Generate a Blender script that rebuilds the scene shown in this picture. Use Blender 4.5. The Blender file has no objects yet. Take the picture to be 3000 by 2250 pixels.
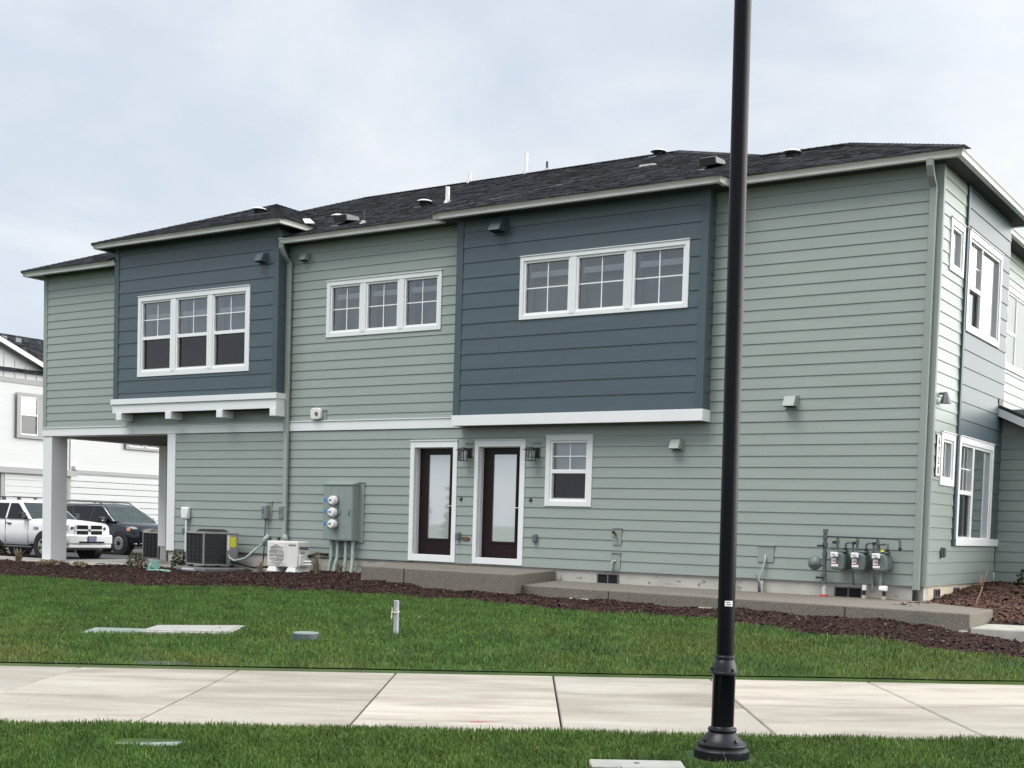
import bpy, bmesh, math, random
import numpy as np
from mathutils import Vector, Matrix
R = random.Random(7)
NR = np.random.default_rng(11)
SC = bpy.context.scene
COL = SC.collection

# ------------------------------------------------------------------ camera
YAW, PITCH, ROLL = -0.5767, -0.0508, 0.0297
CAM = Vector((5.4934, -19.2668, 0.7291))
fwd0 = Vector((math.sin(YAW), math.cos(YAW), 0)); rgt0 = Vector((math.cos(YAW), -math.sin(YAW), 0)); up0 = Vector((0, 0, 1))
FW = fwd0 * math.cos(PITCH) + up0 * math.sin(PITCH)
UP1 = up0 * math.cos(PITCH) - fwd0 * math.sin(PITCH)
RG = rgt0 * math.cos(ROLL) + UP1 * math.sin(ROLL)
UP = UP1 * math.cos(ROLL) - rgt0 * math.sin(ROLL)
cd = bpy.data.cameras.new('camera'); cam = bpy.data.objects.new('camera', cd); COL.objects.link(cam)
m = Matrix(((RG.x, UP.x, -FW.x, CAM.x), (RG.y, UP.y, -FW.y, CAM.y), (RG.z, UP.z, -FW.z, CAM.z), (0, 0, 0, 1)))
cam.matrix_world = m
cd.sensor_width = 36; cd.lens = 3762.9 / 3000 * 36
cd.shift_x = (1500 - 1549.25) / 3000; cd.shift_y = (1732.65 - 1125) / 3000
cd.clip_start = 0.1; cd.clip_end = 4000
SC.camera = cam

# ------------------------------------------------------------------ sky, sun, exposure
SUN_DIR = Vector((-0.20, -0.46, 0.86)).normalized()      # towards the sun, behind thin cloud
EXPO = 1.12
SC.view_settings.view_transform = 'Standard'; SC.view_settings.look = 'None'
SC.view_settings.exposure = EXPO; SC.view_settings.gamma = 1; SC.view_settings.use_curve_mapping = False
SC.cycles.use_denoising = True
SC.cycles.max_bounces = 8; SC.cycles.transparent_max_bounces = 12
SC.cycles.caustics_reflective = False; SC.cycles.caustics_refractive = False
W = bpy.data.worlds.new('World'); SC.world = W; W.use_nodes = True
nt = W.node_tree; nt.nodes.clear()
def N(t, typ, **kw):
    n = t.nodes.new(typ)
    for k, v in kw.items(): setattr(n, k, v)
    return n
wo = N(nt, 'ShaderNodeOutputWorld'); bg = N(nt, 'ShaderNodeBackground'); nt.links.new(bg.outputs[0], wo.inputs[0])
SKY_STRENGTH = 0.12
bg.inputs['Strength'].default_value = SKY_STRENGTH
sky = N(nt, 'ShaderNodeTexSky', sky_type='NISHITA'); sky.sun_disc = False
sky.sun_elevation = math.asin(SUN_DIR.z); sky.sun_rotation = math.atan2(SUN_DIR.x, SUN_DIR.y)
tc = N(nt, 'ShaderNodeTexCoord'); sep = N(nt, 'ShaderNodeSeparateXYZ'); nt.links.new(tc.outputs['Generated'], sep.inputs[0])
zz = N(nt, 'ShaderNodeMath', operation='MAXIMUM'); nt.links.new(sep.outputs['Z'], zz.inputs[0]); zz.inputs[1].default_value = 0.0
za = N(nt, 'ShaderNodeMath', operation='ADD'); nt.links.new(zz.outputs[0], za.inputs[0]); za.inputs[1].default_value = 0.32
vd = N(nt, 'ShaderNodeVectorMath', operation='DIVIDE'); nt.links.new(tc.outputs['Generated'], vd.inputs[0])
cmb = N(nt, 'ShaderNodeCombineXYZ')
for i in range(3): nt.links.new(za.outputs[0], cmb.inputs[i])
nt.links.new(cmb.outputs[0], vd.inputs[1])
def wnoise(scale, detail, rough, dist, off):
    mp = N(nt, 'ShaderNodeMapping'); mp.inputs['Location'].default_value = off; nt.links.new(vd.outputs[0], mp.inputs[0])
    n = N(nt, 'ShaderNodeTexNoise'); n.inputs['Scale'].default_value = scale; n.inputs['Detail'].default_value = detail
    n.inputs['Roughness'].default_value = rough; n.inputs['Distortion'].default_value = dist
    nt.links.new(mp.outputs[0], n.inputs['Vector']); return n
def wramp(src, stops):
    r = N(nt, 'ShaderNodeValToRGB'); nt.links.new(src, r.inputs[0]); e = r.color_ramp.elements
    while len(e) < len(stops): e.new(0.5)
    for el, (p, c) in zip(e, stops): el.position = p; el.color = (*c, 1)
    return r
n1 = wnoise(1.7, 6, 0.55, 0.5, (2.3, 0.4, 0.1)); n2 = wnoise(4.4, 5, 0.55, 0.6, (5.0, 1.7, 0.6))
r1 = wramp(n1.outputs['Fac'], [(0.34, (0.318, 0.350, 0.394)), (0.50, (0.346, 0.374, 0.410)), (0.64, (0.398, 0.411, 0.430))])
r2 = wramp(n2.outputs['Fac'], [(0.35, (0.93, 0.94, 0.955)), (0.75, (1.05, 1.045, 1.035))])
mx = N(nt, 'ShaderNodeMix', data_type='RGBA', blend_type='MULTIPLY'); mx.inputs['Factor'].default_value = 1
nt.links.new(r1.outputs[0], mx.inputs[6]); nt.links.new(r2.outputs[0], mx.inputs[7])
# warm glow added to the sky, peaking right of the view, brightens the end wall
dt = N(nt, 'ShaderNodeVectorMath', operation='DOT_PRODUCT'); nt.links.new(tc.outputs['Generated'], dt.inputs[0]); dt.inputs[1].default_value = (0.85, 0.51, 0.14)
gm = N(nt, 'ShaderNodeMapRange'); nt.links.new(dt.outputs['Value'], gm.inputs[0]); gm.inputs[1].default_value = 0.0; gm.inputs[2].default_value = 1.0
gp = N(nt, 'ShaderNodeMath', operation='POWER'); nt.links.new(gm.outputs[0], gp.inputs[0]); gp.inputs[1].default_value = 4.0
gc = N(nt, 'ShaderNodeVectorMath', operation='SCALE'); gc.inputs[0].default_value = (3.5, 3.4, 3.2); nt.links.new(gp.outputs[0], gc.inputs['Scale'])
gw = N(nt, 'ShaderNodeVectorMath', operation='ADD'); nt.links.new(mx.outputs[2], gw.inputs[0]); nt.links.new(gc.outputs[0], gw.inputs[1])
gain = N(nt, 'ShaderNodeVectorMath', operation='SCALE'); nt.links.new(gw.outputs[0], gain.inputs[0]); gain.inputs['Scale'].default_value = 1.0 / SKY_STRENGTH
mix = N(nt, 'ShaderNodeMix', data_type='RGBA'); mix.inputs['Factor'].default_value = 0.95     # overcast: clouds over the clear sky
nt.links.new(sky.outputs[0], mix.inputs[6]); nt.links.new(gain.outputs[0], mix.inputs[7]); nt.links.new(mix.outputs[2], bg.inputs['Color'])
sl = bpy.data.lights.new('sun', 'SUN'); so = bpy.data.objects.new('sun', sl); COL.objects.link(so)
sl.energy = 1.5; sl.angle = math.radians(38); sl.color = (1.0, 0.975, 0.94)
so.rotation_euler = (-SUN_DIR).to_track_quat('-Z', 'Y').to_euler(); so.location = (0, -10, 30)

# ------------------------------------------------------------------ materials
MATS = {}
def mat(name, col, rough=0.6, metal=0.0, spec=0.5, noise=None, bump=None, island=0.0, objrand=0.0, coat=0.0, layers=()):
    """noise: (scale xyz or float, strength, detail); bump: (scale, strength, distance); layers: extra (scale, lo, hi, colour) stain masks"""
    M = bpy.data.materials.new(name); M.use_nodes = True; t = M.node_tree
    b = t.nodes['Principled BSDF']; L = t.links.new
    b.inputs['Roughness'].default_value = rough; b.inputs['Metallic'].default_value = metal
    b.inputs['Specular IOR Level'].default_value = spec; b.inputs['Coat Weight'].default_value = coat; b.inputs['Coat Roughness'].default_value = 0.05
    geo = N(t, 'ShaderNodeNewGeometry')
    def nz(scale, detail=4, rough=0.55, off=0.0):
        mp = N(t, 'ShaderNodeMapping'); L(geo.outputs['Position'], mp.inputs[0])
        mp.inputs['Scale'].default_value = scale if hasattr(scale, '__len__') else (scale,) * 3
        mp.inputs['Location'].default_value = (off, off * 1.7, off * .6)
        n = N(t, 'ShaderNodeTexNoise'); n.inputs['Scale'].default_value = 1; n.inputs['Detail'].default_value = detail; n.inputs['Roughness'].default_value = rough
        L(mp.outputs[0], n.inputs['Vector']); return n.outputs['Fac']
    rgb = N(t, 'ShaderNodeRGB'); rgb.outputs[0].default_value = (*col, 1); cur = rgb.outputs[0]
    def scale_by(cur, src, lo, hi):
        mr = N(t, 'ShaderNodeMapRange'); L(src, mr.inputs[0]); mr.inputs[1].default_value = 0.25; mr.inputs[2].default_value = 0.75
        mr.inputs[3].default_value = lo; mr.inputs[4].default_value = hi
        v = N(t, 'ShaderNodeVectorMath', operation='SCALE'); L(cur, v.inputs[0]); L(mr.outputs[0], v.inputs['Scale']); return v.outputs[0]
    if noise: cur = scale_by(cur, nz(noise[0], noise[2] if len(noise) > 2 else 4), 1 - noise[1], 1 + noise[1])
    for i, (sc, lo, hi, c2) in enumerate(layers):
        mr = N(t, 'ShaderNodeMapRange'); mr.interpolation_type = 'SMOOTHSTEP'; L(nz(sc, 5, 0.6, 3.1 * (i + 1)), mr.inputs[0]); mr.inputs[1].default_value = lo; mr.inputs[2].default_value = hi
        mm = N(t, 'ShaderNodeMix', data_type='RGBA'); L(mr.outputs[0], mm.inputs['Factor']); L(cur, mm.inputs[6]); mm.inputs[7].default_value = (*c2, 1); cur = mm.outputs[2]
    if island: 
        mr = N(t, 'ShaderNodeMapRange'); L(geo.outputs['Random Per Island'], mr.inputs[0]); mr.inputs[3].default_value = 1 - island; mr.inputs[4].default_value = 1 + island
        v = N(t, 'ShaderNodeVectorMath', operation='SCALE'); L(cur, v.inputs[0]); L(mr.outputs[0], v.inputs['Scale']); cur = v.outputs[0]
    if objrand:
        oi = N(t, 'ShaderNodeObjectInfo'); mr = N(t, 'ShaderNodeMapRange'); L(oi.outputs['Random'], mr.inputs[0]); mr.inputs[3].default_value = 1 - objrand; mr.inputs[4].default_value = 1 + objrand
        v = N(t, 'ShaderNodeVectorMath', operation='SCALE'); L(cur, v.inputs[0]); L(mr.outputs[0], v.inputs['Scale']); cur = v.outputs[0]
    L(cur, b.inputs['Base Color'])
    if bump:
        bp = N(t, 'ShaderNodeBump'); bp.inputs['Strength'].default_value = bump[1]; bp.inputs['Distance'].default_value = bump[2]
        L(nz(bump[0], 5, 0.6, 9.0), bp.inputs['Height']); L(bp.outputs[0], b.inputs['Normal'])
    MATS[name] = M; return M
GREEN = (0.272, 0.314, 0.290); BLUE = (0.057, 0.084, 0.100)
mat('green_siding', GREEN, 0.36, spec=0.65, noise=((1.2, 1.2, 9), 0.05), bump=((3, 3, 90), 0.12, 0.004), objrand=0.012)
mat('blue_siding', BLUE, 0.36, spec=0.6, noise=((1.0, 1.0, 11), 0.08), bump=((3, 3, 90), 0.12, 0.004), objrand=0.02)
mat('green_trim', (0.262, 0.296, 0.275), 0.45, noise=(3, 0.04))
mat('blue_trim', (0.057, 0.084, 0.100), 0.45, noise=(3, 0.05))
mat('white_trim', (0.74, 0.755, 0.77), 0.5, noise=(2, 0.03), bump=((6, 6, 6), 0.06, 0.003))
mat('vinyl', (0.80, 0.81, 0.82), 0.35)
mat('gutter_paint', (0.66, 0.66, 0.64), 0.4, noise=((0.8, 0.8, 3), 0.05))
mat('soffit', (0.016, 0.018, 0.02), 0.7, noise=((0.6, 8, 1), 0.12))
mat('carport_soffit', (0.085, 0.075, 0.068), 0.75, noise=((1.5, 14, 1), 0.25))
mat('shingle', (0.022, 0.023, 0.029), 0.9, spec=0.25, noise=(9, 0.4), bump=(60, 0.5, 0.01), island=0.85)
mat('roof_deck', (0.025, 0.026, 0.03), 0.9, noise=(8, 0.3))
mat('concrete_foundation', (0.46, 0.44, 0.40), 0.85, noise=((2, 2, 3), 0.15), bump=(25, 0.4, 0.01), layers=[((1.6, 1.6, 5), 0.56, 0.68, (0.25, 0.24, 0.22)), ((5, 5, 9), 0.62, 0.72, (0.16, 0.155, 0.14))])
mat('concrete_tan', (0.60, 0.52, 0.40), 0.85, noise=((2, 2, 3), 0.15), bump=(25, 0.4, 0.01), layers=[((3, 3, 3), 0.60, 0.72, (0.38, 0.33, 0.26))])
mat('aggregate', (0.165, 0.146, 0.122), 0.85, noise=(55, 0.5, 6), bump=(70, 0.7, 0.012), layers=[((1.1, 1.1, 3), 0.55, 0.75, (0.11, 0.107, 0.10)), ((40, 40, 40), 0.64, 0.70, (0.40, 0.385, 0.36))])
mat('walk_concrete', (0.375, 0.348, 0.30), 0.8, noise=(38, 0.10, 7), bump=(60, 0.35, 0.006), objrand=0.06)
mat('slab_concrete', (0.36, 0.345, 0.31), 0.85, noise=(5, 0.2), bump=(30, 0.3, 0.006))
mat('asphalt', (0.045, 0.045, 0.048), 0.85, noise=(12, 0.3), bump=(60, 0.4, 0.01))
mat('soil', (0.026, 0.030, 0.015), 0.95, noise=(20, 0.4))
mat('mulch', (0.015, 0.0075, 0.006), 0.95, noise=(14, 0.5, 6), bump=(40, 0.9, 0.03))
mat('mulch_chip', (0.028, 0.0118, 0.0085), 0.9, spec=0.3, noise=((0.8, .8, .8), 0.25), island=0.75, layers=[((26, 26, 26), 0.70, 0.73, (0.15, 0.115, 0.09))])
mat('mulch_chip_brown', (0.075, 0.034, 0.022), 0.9, island=0.6)
mat('glossy_black', (0.0035, 0.0042, 0.0065), 0.22, spec=0.16, noise=(4, 0.2), bump=(90, 0.10, 0.002))
mat('lamp_base', (0.008, 0.0095, 0.013), 0.34, spec=0.32, noise=(6, 0.3), bump=(60, 0.2, 0.003), layers=[((14, 14, 5), 0.62, 0.75, (0.06, 0.063, 0.068))])
mat('black_metal', (0.012, 0.012, 0.013), 0.45)
mat('door_paint', (0.013, 0.0045, 0.006), 0.38, spec=0.3, noise=(4, 0.1))
mat('grey_metal', (0.30, 0.315, 0.31), 0.45, metal=0.2, noise=(5, 0.1))
mat('panel_grey', (0.225, 0.272, 0.255), 0.45, noise=(3, 0.06))
mat('dark_grille', (0.016, 0.017, 0.020), 0.5, noise=((30, 30, 60), 0.4))
mat('pad_grey', (0.14, 0.142, 0.135), 0.85, noise=(9, 0.2))
mat('guard_dark', (0.035, 0.036, 0.04), 0.5)
mat('unit_grey', (0.27, 0.265, 0.255), 0.5)
mat('unit_white', (0.70, 0.685, 0.64), 0.45, noise=(4, 0.03))
mat('fan_grey', (0.33, 0.33, 0.32), 0.5)
mat('yellow', (0.75, 0.68, 0.03), 0.5, noise=((9, 9, 50), 0.2))
mat('sticker_white', (0.82, 0.82, 0.82), 0.5)
mat('sticker_red', (0.55, 0.03, 0.03), 0.5)
mat('blue_tag', (0.03, 0.22, 0.60), 0.5)
mat('orange_tag', (0.6, 0.3, 0.16), 0.5)
mat('meter_grey', (0.115, 0.142, 0.145), 0.45, noise=(8, 0.15))
mat('pipe_grey', (0.105, 0.118, 0.128), 0.4, metal=0.2, noise=(8, 0.2))
mat('galvanised', (0.27, 0.28, 0.285), 0.4, metal=0.5, noise=(10, 0.2))
mat('conduit_paint', (0.32, 0.40, 0.36), 0.5, noise=(5, 0.06))
mat('plastic_white', (0.78, 0.78, 0.77), 0.4)
mat('lens_grey', (0.12, 0.125, 0.13), 0.3)
mat('vent_grey', (0.115, 0.115, 0.135), 0.6)
mat('void', (0.004, 0.004, 0.005), 0.9)
mat('brass', (0.25, 0.14, 0.05), 0.4, metal=0.6)
mat('teal_plastic', (0.22, 0.42, 0.36), 0.5, noise=(6, 0.12))
mat('lid_green', (0.20, 0.255, 0.23), 0.7, noise=(8, 0.12))
mat('lid_concrete', (0.31, 0.31, 0.29), 0.8, noise=(7, 0.15), layers=[((3, 3, 3), 0.62, 0.7, (0.3, 0.28, 0.25))])
mat('box_teal', (0.035, 0.048, 0.048), 0.6, noise=(8, 0.2))
mat('post_grey', (0.33, 0.35, 0.38), 0.6, noise=(10, 0.15))
mat('string', (0.70, 0.62, 0.53), 0.8)
mat('rope_tan', (0.5, 0.42, 0.3), 0.8)
mat('dry_grass', (0.26, 0.215, 0.145), 0.85, island=0.35)
mat('twig', (0.30, 0.18, 0.11), 0.8, noise=(8, 0.2))
mat('leaf_dark', (0.040, 0.062, 0.020), 0.55, island=0.5, layers=[((7, 7, 7), 0.58, 0.7, (0.16, 0.16, 0.03))])
mat('leaf_brown', (0.055, 0.045, 0.018), 0.7, island=0.5)
mat('leaf_olive', (0.065, 0.075, 0.035), 0.65, island=0.5)
mat('room_wall', (0.30, 0.30, 0.32), 0.9)
mat('room_dark', (0.46, 0.46, 0.50), 0.95)
mat('far_room', (0.05, 0.065, 0.06), 0.9)
mat('return_white', (0.85, 0.86, 0.86), 0.8)
mat('blind', (0.88, 0.90, 0.89), 0.7)
mat('white_house', (0.52, 0.53, 0.535), 0.55, objrand=0.015)
mat('white_house_grey', (0.30, 0.305, 0.30), 0.6)
mat('batten', (0.50, 0.52, 0.53), 0.6)
mat('car_white', (0.78, 0.79, 0.80), 0.28, coat=0.6)
mat('car_navy', (0.0055, 0.0075, 0.014), 0.22, coat=0.35)
mat('car_black', (0.010, 0.010, 0.011), 0.5)
mat('tyre', (0.012, 0.012, 0.013), 0.8)
mat('chrome', (0.62, 0.63, 0.65), 0.2, metal=0.9)
mat('alloy', (0.50, 0.47, 0.42), 0.35, metal=0.7)
mat('headlight', (0.45, 0.47, 0.50), 0.12, coat=1.0)
mat('amber', (0.75, 0.35, 0.22), 0.3)
mat('plate', (0.16, 0.17, 0.30), 0.5, noise=((14, 14, 14), 0.6))
mat('red_paint', (0.55, 0.12, 0.09), 0.8)
mat('efflorescence', (0.55, 0.54, 0.51), 0.9, noise=(12, 0.2))

def glass_mat(name, tint, refl, ior=1.5, rough=0.0, wav=0.0):
    M = bpy.data.materials.new(name); M.use_nodes = True; t = M.node_tree; t.nodes.clear(); L = t.links.new
    o = N(t, 'ShaderNodeOutputMaterial'); ms = N(t, 'ShaderNodeMixShader'); tr = N(t, 'ShaderNodeBsdfTransparent'); g = N(t, 'ShaderNodeBsdfGlossy')
    tr.inputs[0].default_value = (*tint, 1); g.inputs[0].default_value = (0.95, 0.97, 1.0, 1); g.inputs['Roughness'].default_value = rough
    f = N(t, 'ShaderNodeFresnel'); f.inputs[0].default_value = ior
    mu = N(t, 'ShaderNodeMath', operation='MULTIPLY', use_clamp=True); L(f.outputs[0], mu.inputs[0]); mu.inputs[1].default_value = refl
    L(mu.outputs[0], ms.inputs[0]); L(tr.outputs[0], ms.inputs[1]); L(g.outputs[0], ms.inputs[2]); L(ms.outputs[0], o.inputs[0])
    if wav:
        geo = N(t, 'ShaderNodeNewGeometry'); n = N(t, 'ShaderNodeTexNoise'); n.inputs['Scale'].default_value = 1.6; n.inputs['Detail'].default_value = 1
        L(geo.outputs['Position'], n.inputs['Vector']); bp = N(t, 'ShaderNodeBump'); bp.inputs['Strength'].default_value = wav; bp.inputs['Distance'].default_value = 0.02
        L(n.outputs['Fac'], bp.inputs['Height']); L(bp.outputs[0], g.inputs['Normal']); L(bp.outputs[0], f.inputs['Normal'])
    MATS[name] = M
glass_mat('glass', (0.86, 0.88, 0.90), 3.6, wav=0.06)
glass_mat('screen_glass', (0.30, 0.30, 0.34), 1.3, wav=0.10)
glass_mat('car_glass', (0.10, 0.12, 0.12), 0.9)
glass_mat('windscreen', (0.55, 0.66, 0.62), 1.2)
glass_mat('lantern_glass', (0.85, 0.87, 0.88), 2.0)
def door_glass():
    M = bpy.data.materials.new('door_glass'); M.use_nodes = True; t = M.node_tree; b = t.nodes['Principled BSDF']
    b.inputs['Base Color'].default_value = (0.46, 0.485, 0.50, 1); b.inputs['Roughness'].default_value = 0.12; b.inputs['Specular IOR Level'].default_value = 0.9
    b.inputs['Coat Weight'].default_value = 1; b.inputs['Coat IOR'].default_value = 3.6; b.inputs['Coat Roughness'].default_value = 0.02
    MATS['door_glass'] = M
door_glass()
def grass_mat(name, blade, dry=True):
    M = bpy.data.materials.new(name); M.use_nodes = True; t = M.node_tree; b = t.nodes['Principled BSDF']; L = t.links.new
    geo = N(t, 'ShaderNodeNewGeometry')
    def nz(s, off, d=4):
        mp = N(t, 'ShaderNodeMapping'); L(geo.outputs['Position'], mp.inputs[0]); mp.inputs['Location'].default_value = off; mp.inputs['Scale'].default_value = s
        n = N(t, 'ShaderNodeTexNoise'); n.inputs['Scale'].default_value = 1; n.inputs['Detail'].default_value = d; L(mp.outputs[0], n.inputs['Vector']); return n.outputs['Fac']
    def ramp(src, lo, hi):
        mr = N(t, 'ShaderNodeMapRange'); mr.interpolation_type = 'SMOOTHSTEP'; L(src, mr.inputs[0]); mr.inputs[1].default_value = lo; mr.inputs[2].default_value = hi; return mr.outputs[0]
    k = 1.0 if blade else 0.55
    def mixc(f, a, c):
        mm = N(t, 'ShaderNodeMix', data_type='RGBA'); L(f, mm.inputs['Factor'])
        if isinstance(a, tuple): mm.inputs[6].default_value = (*[v * k for v in a], 1)
        else: L(a, mm.inputs[6])
        mm.inputs[7].default_value = (*[v * k for v in c], 1); return mm.outputs[2]
    c1 = mixc(ramp(nz((2.5, 2.5, 2.5), (0, 0, 0)), 0.35, 0.65), (0.046, 0.098, 0.017), (0.076, 0.144, 0.024))
    # drier, yellower growth lies in patches on the lower lawn
    dp = N(t, 'ShaderNodeVectorMath', operation='DOT_PRODUCT'); L(geo.outputs['Position'], dp.inputs[0]); dp.inputs[1].default_value = (-math.sin(TH), math.cos(TH), 0)
    off = float(-math.sin(TH) * CAM.x + math.cos(TH) * CAM.y + OB); ds = N(t, 'ShaderNodeMath', operation='SUBTRACT'); L(dp.outputs['Value'], ds.inputs[0]); ds.inputs[1].default_value = off
    near = N(t, 'ShaderNodeMapRange'); near.interpolation_type = 'SMOOTHSTEP'; L(ds.outputs[0], near.inputs[0]); near.inputs[1].default_value = 3.6; near.inputs[2].default_value = 0.6; near.inputs[3].default_value = 0.0; near.inputs[4].default_value = 0.62
    pm = N(t, 'ShaderNodeMath', operation='MULTIPLY'); L(ramp(nz((0.55, 0.8, 0.5), (4.2, 1.3, 0), 5), 0.40, 0.62), pm.inputs[0])
    if dry: L(near.outputs[0], pm.inputs[1])
    else: pm.inputs[1].default_value = 0.12
    c2 = mixc(pm.outputs[0], c1, (0.145, 0.150, 0.034))
    c3 = mixc(ramp(nz((9, 9, 9), (1, 2, 0), 3), 0.66, 0.76), c2, (0.22, 0.21, 0.07))
    mr = N(t, 'ShaderNodeMapRange'); L(geo.outputs['Random Per Island'], mr.inputs[0]); mr.inputs[3].default_value = 0.6; mr.inputs[4].default_value = 1.45
    v = N(t, 'ShaderNodeVectorMath', operation='SCALE'); L(c3, v.inputs[0]); L(mr.outputs[0], v.inputs['Scale'])
    L(v.outputs[0] if blade else c3, b.inputs['Base Color']); b.inputs['Roughness'].default_value = 0.55; b.inputs['Specular IOR Level'].default_value = 0.3
    MATS[name] = M
TH, OB = 0.57889, 12.779
grass_mat('grass_blade', True); grass_mat('verge_blade', True, False); grass_mat('lawn_base', False, False)

# ------------------------------------------------------------------ mesh helpers
class MB:
    def __init__(s): s.v = []; s.f = []
    def add(s, vs, fs):
        o = len(s.v); s.v += [tuple(p) for p in vs]; s.f += [tuple(i + o for i in f) for f in fs]; return s
    def hexa(s, p): return s.add(p, [(0, 3, 2, 1), (4, 5, 6, 7), (0, 1, 5, 4), (1, 2, 6, 5), (2, 3, 7, 6), (3, 0, 4, 7)])
    def box(s, x0, x1, y0, y1, z0, z1):
        return s.hexa([(x0, y0, z0), (x1, y0, z0), (x1, y1, z0), (x0, y1, z0), (x0, y0, z1), (x1, y0, z1), (x1, y1, z1), (x0, y1, z1)])
    def fbox(s, F, u0, u1, n0, n1, z0, z1):
        return s.hexa([F(u0, n1, z0), F(u1, n1, z0), F(u1, n0, z0), F(u0, n0, z0), F(u0, n1, z1), F(u1, n1, z1), F(u1, n0, z1), F(u0, n0, z1)])
    def prism(s, poly, d):          # poly: 3D points, d: extrusion vector
        n = len(poly); d = Vector(d); vs = [Vector(p) for p in poly] + [Vector(p) + d for p in poly]
        return s.add(vs, [tuple(range(n))[::-1], tuple(range(n, 2 * n))] + [(i, (i + 1) % n, n + (i + 1) % n, n + i) for i in range(n)])
    def tube(s, pts, r, seg=10, cap=True):
        pts = [Vector(p) for p in pts]; rs = r if hasattr(r, '__len__') else [r] * len(pts); vs = []; fs = []
        a = None
        for i, p in enumerate(pts):
            t = (pts[min(i + 1, len(pts) - 1)] - pts[max(i - 1, 0)]).normalized()
            if a is None: a = t.orthogonal().normalized()
            a = (a - t * a.dot(t)).normalized(); b = t.cross(a)
            for k in range(seg):
                th = 2 * math.pi * k / seg; vs.append(p + (a * math.cos(th) + b * math.sin(th)) * rs[i])
        for i in range(len(pts) - 1):
            for k in range(seg): fs.append((i * seg + k, i * seg + (k + 1) % seg, (i + 1) * seg + (k + 1) % seg, (i + 1) * seg + k))
        if cap: fs += [tuple(range(seg))[::-1], tuple(range((len(pts) - 1) * seg, len(pts) * seg))]
        return s.add(vs, fs)
    def lathe(s, prof, c, seg=24, axis='z'):   # prof: (r, h)
        vs = []; fs = []; n = len(prof)
        for r, h in prof:
            for k in range(seg):
                th = 2 * math.pi * k / seg; a, b = r * math.cos(th), r * math.sin(th)
                vs.append({'z': (c[0] + a, c[1] + b, c[2] + h), 'y': (c[0] + a, c[1] + h, c[2] + b), 'x': (c[0] + h, c[1] + a, c[2] + b)}[axis])
        for i in range(n - 1):
            for k in range(seg): fs.append((i * seg + k, i * seg + (k + 1) % seg, (i + 1) * seg + (k + 1) % seg, (i + 1) * seg + k))
        fs += [tuple(range(seg))[::-1], tuple(range((n - 1) * seg, n * seg))]
        return s.add(vs, fs)
    def sweep(s, path, prof, side=1):   # path: [(x,y)], prof: [(offset outward, z)]; outward is right of travel when side=1
        P = [Vector((p[0], p[1])) for p in path]; n = len(prof); vs = []; fs = []
        for i, p in enumerate(P):
            ds = []
            if i > 0: ds.append((P[i] - P[i - 1]).normalized())
            if i < len(P) - 1: ds.append((P[i + 1] - P[i]).normalized())
            ns = [Vector((d.y, -d.x)) * side for d in ds]
            o = ns[0] if len(ns) == 1 else (ns[0] + ns[1]) / (1 + ns[0].dot(ns[1]))
            for (u, z) in prof: vs.append((p.x + o.x * u, p.y + o.y * u, z))
        for i in range(len(P) - 1):
            for k in range(n): fs.append((i * n + k, i * n + (k + 1) % n, (i + 1) * n + (k + 1) % n, (i + 1) * n + k))
        fs += [tuple(range(n))[::-1], tuple(range((len(P) - 1) * n, len(P) * n))]
        return s.add(vs, fs)
def link(o, parent=None):
    COL.objects.link(o)
    if parent is not None:
        o.parent = parent                                  # all meshes are written in world coordinates
        o.matrix_parent_inverse = Matrix.Translation(-parent.location) if parent.parent is None else Matrix.Identity(4)
    return o
def obj(name, mb, m, parent=None, smooth=False, bevel=0.0, recalc=True, label=None, cat=None, group=None, kind=None):
    me = bpy.data.meshes.new(name); me.from_pydata(mb.v, [], mb.f); me.update()
    if recalc:
        bm = bmesh.new(); bm.from_mesh(me); bmesh.ops.recalc_face_normals(bm, faces=bm.faces); bm.to_mesh(me); bm.free()
    me.materials.append(MATS[m])
    o = bpy.data.objects.new(name, me); link(o, parent)
    if smooth:
        me.shade_smooth()
        if smooth is not True: me.set_sharp_from_angle(angle=math.radians(smooth))
    if bevel:
        b = o.modifiers.new('bevel', 'BEVEL'); b.width = bevel; b.segments = 1 if bevel < 0.012 else 2; b.limit_method = 'ANGLE'
    return tag(o, label, cat, group, kind)
def tag(o, label=None, cat=None, group=None, kind=None):
    if label: o['label'] = label
    if cat: o['category'] = cat
    if group: o['group'] = group
    if kind: o['kind'] = kind
    return o
def thing(name, loc, label, cat, group=None):
    o = bpy.data.objects.new(name, None); o.empty_display_size = 0.2; o.location = loc; COL.objects.link(o); return tag(o, label, cat, group)
def fast_mesh(name, verts, faces, m, parent=None, **kw):   # numpy arrays, triangles or quads
    me = bpy.data.meshes.new(name); nv, nf, k = len(verts), len(faces), faces.shape[1]
    me.vertices.add(nv); me.vertices.foreach_set('co', verts.astype(np.float32).ravel())
    me.loops.add(nf * k); me.loops.foreach_set('vertex_index', faces.astype(np.int32).ravel())
    me.polygons.add(nf); me.polygons.foreach_set('loop_start', np.arange(0, nf * k, k, dtype=np.int32))
    me.update(calc_edges=True); me.validate(); me.materials.append(MATS[m])
    o = bpy.data.objects.new(name, me); link(o, parent); return tag(o, **kw)
def front(y0): return lambda u, n, z: (u, y0 - n, z)          # a wall facing the street
def sidew(x0): return lambda u, n, z: (x0 + n, u, z)          # a wall facing the side yard
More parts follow.
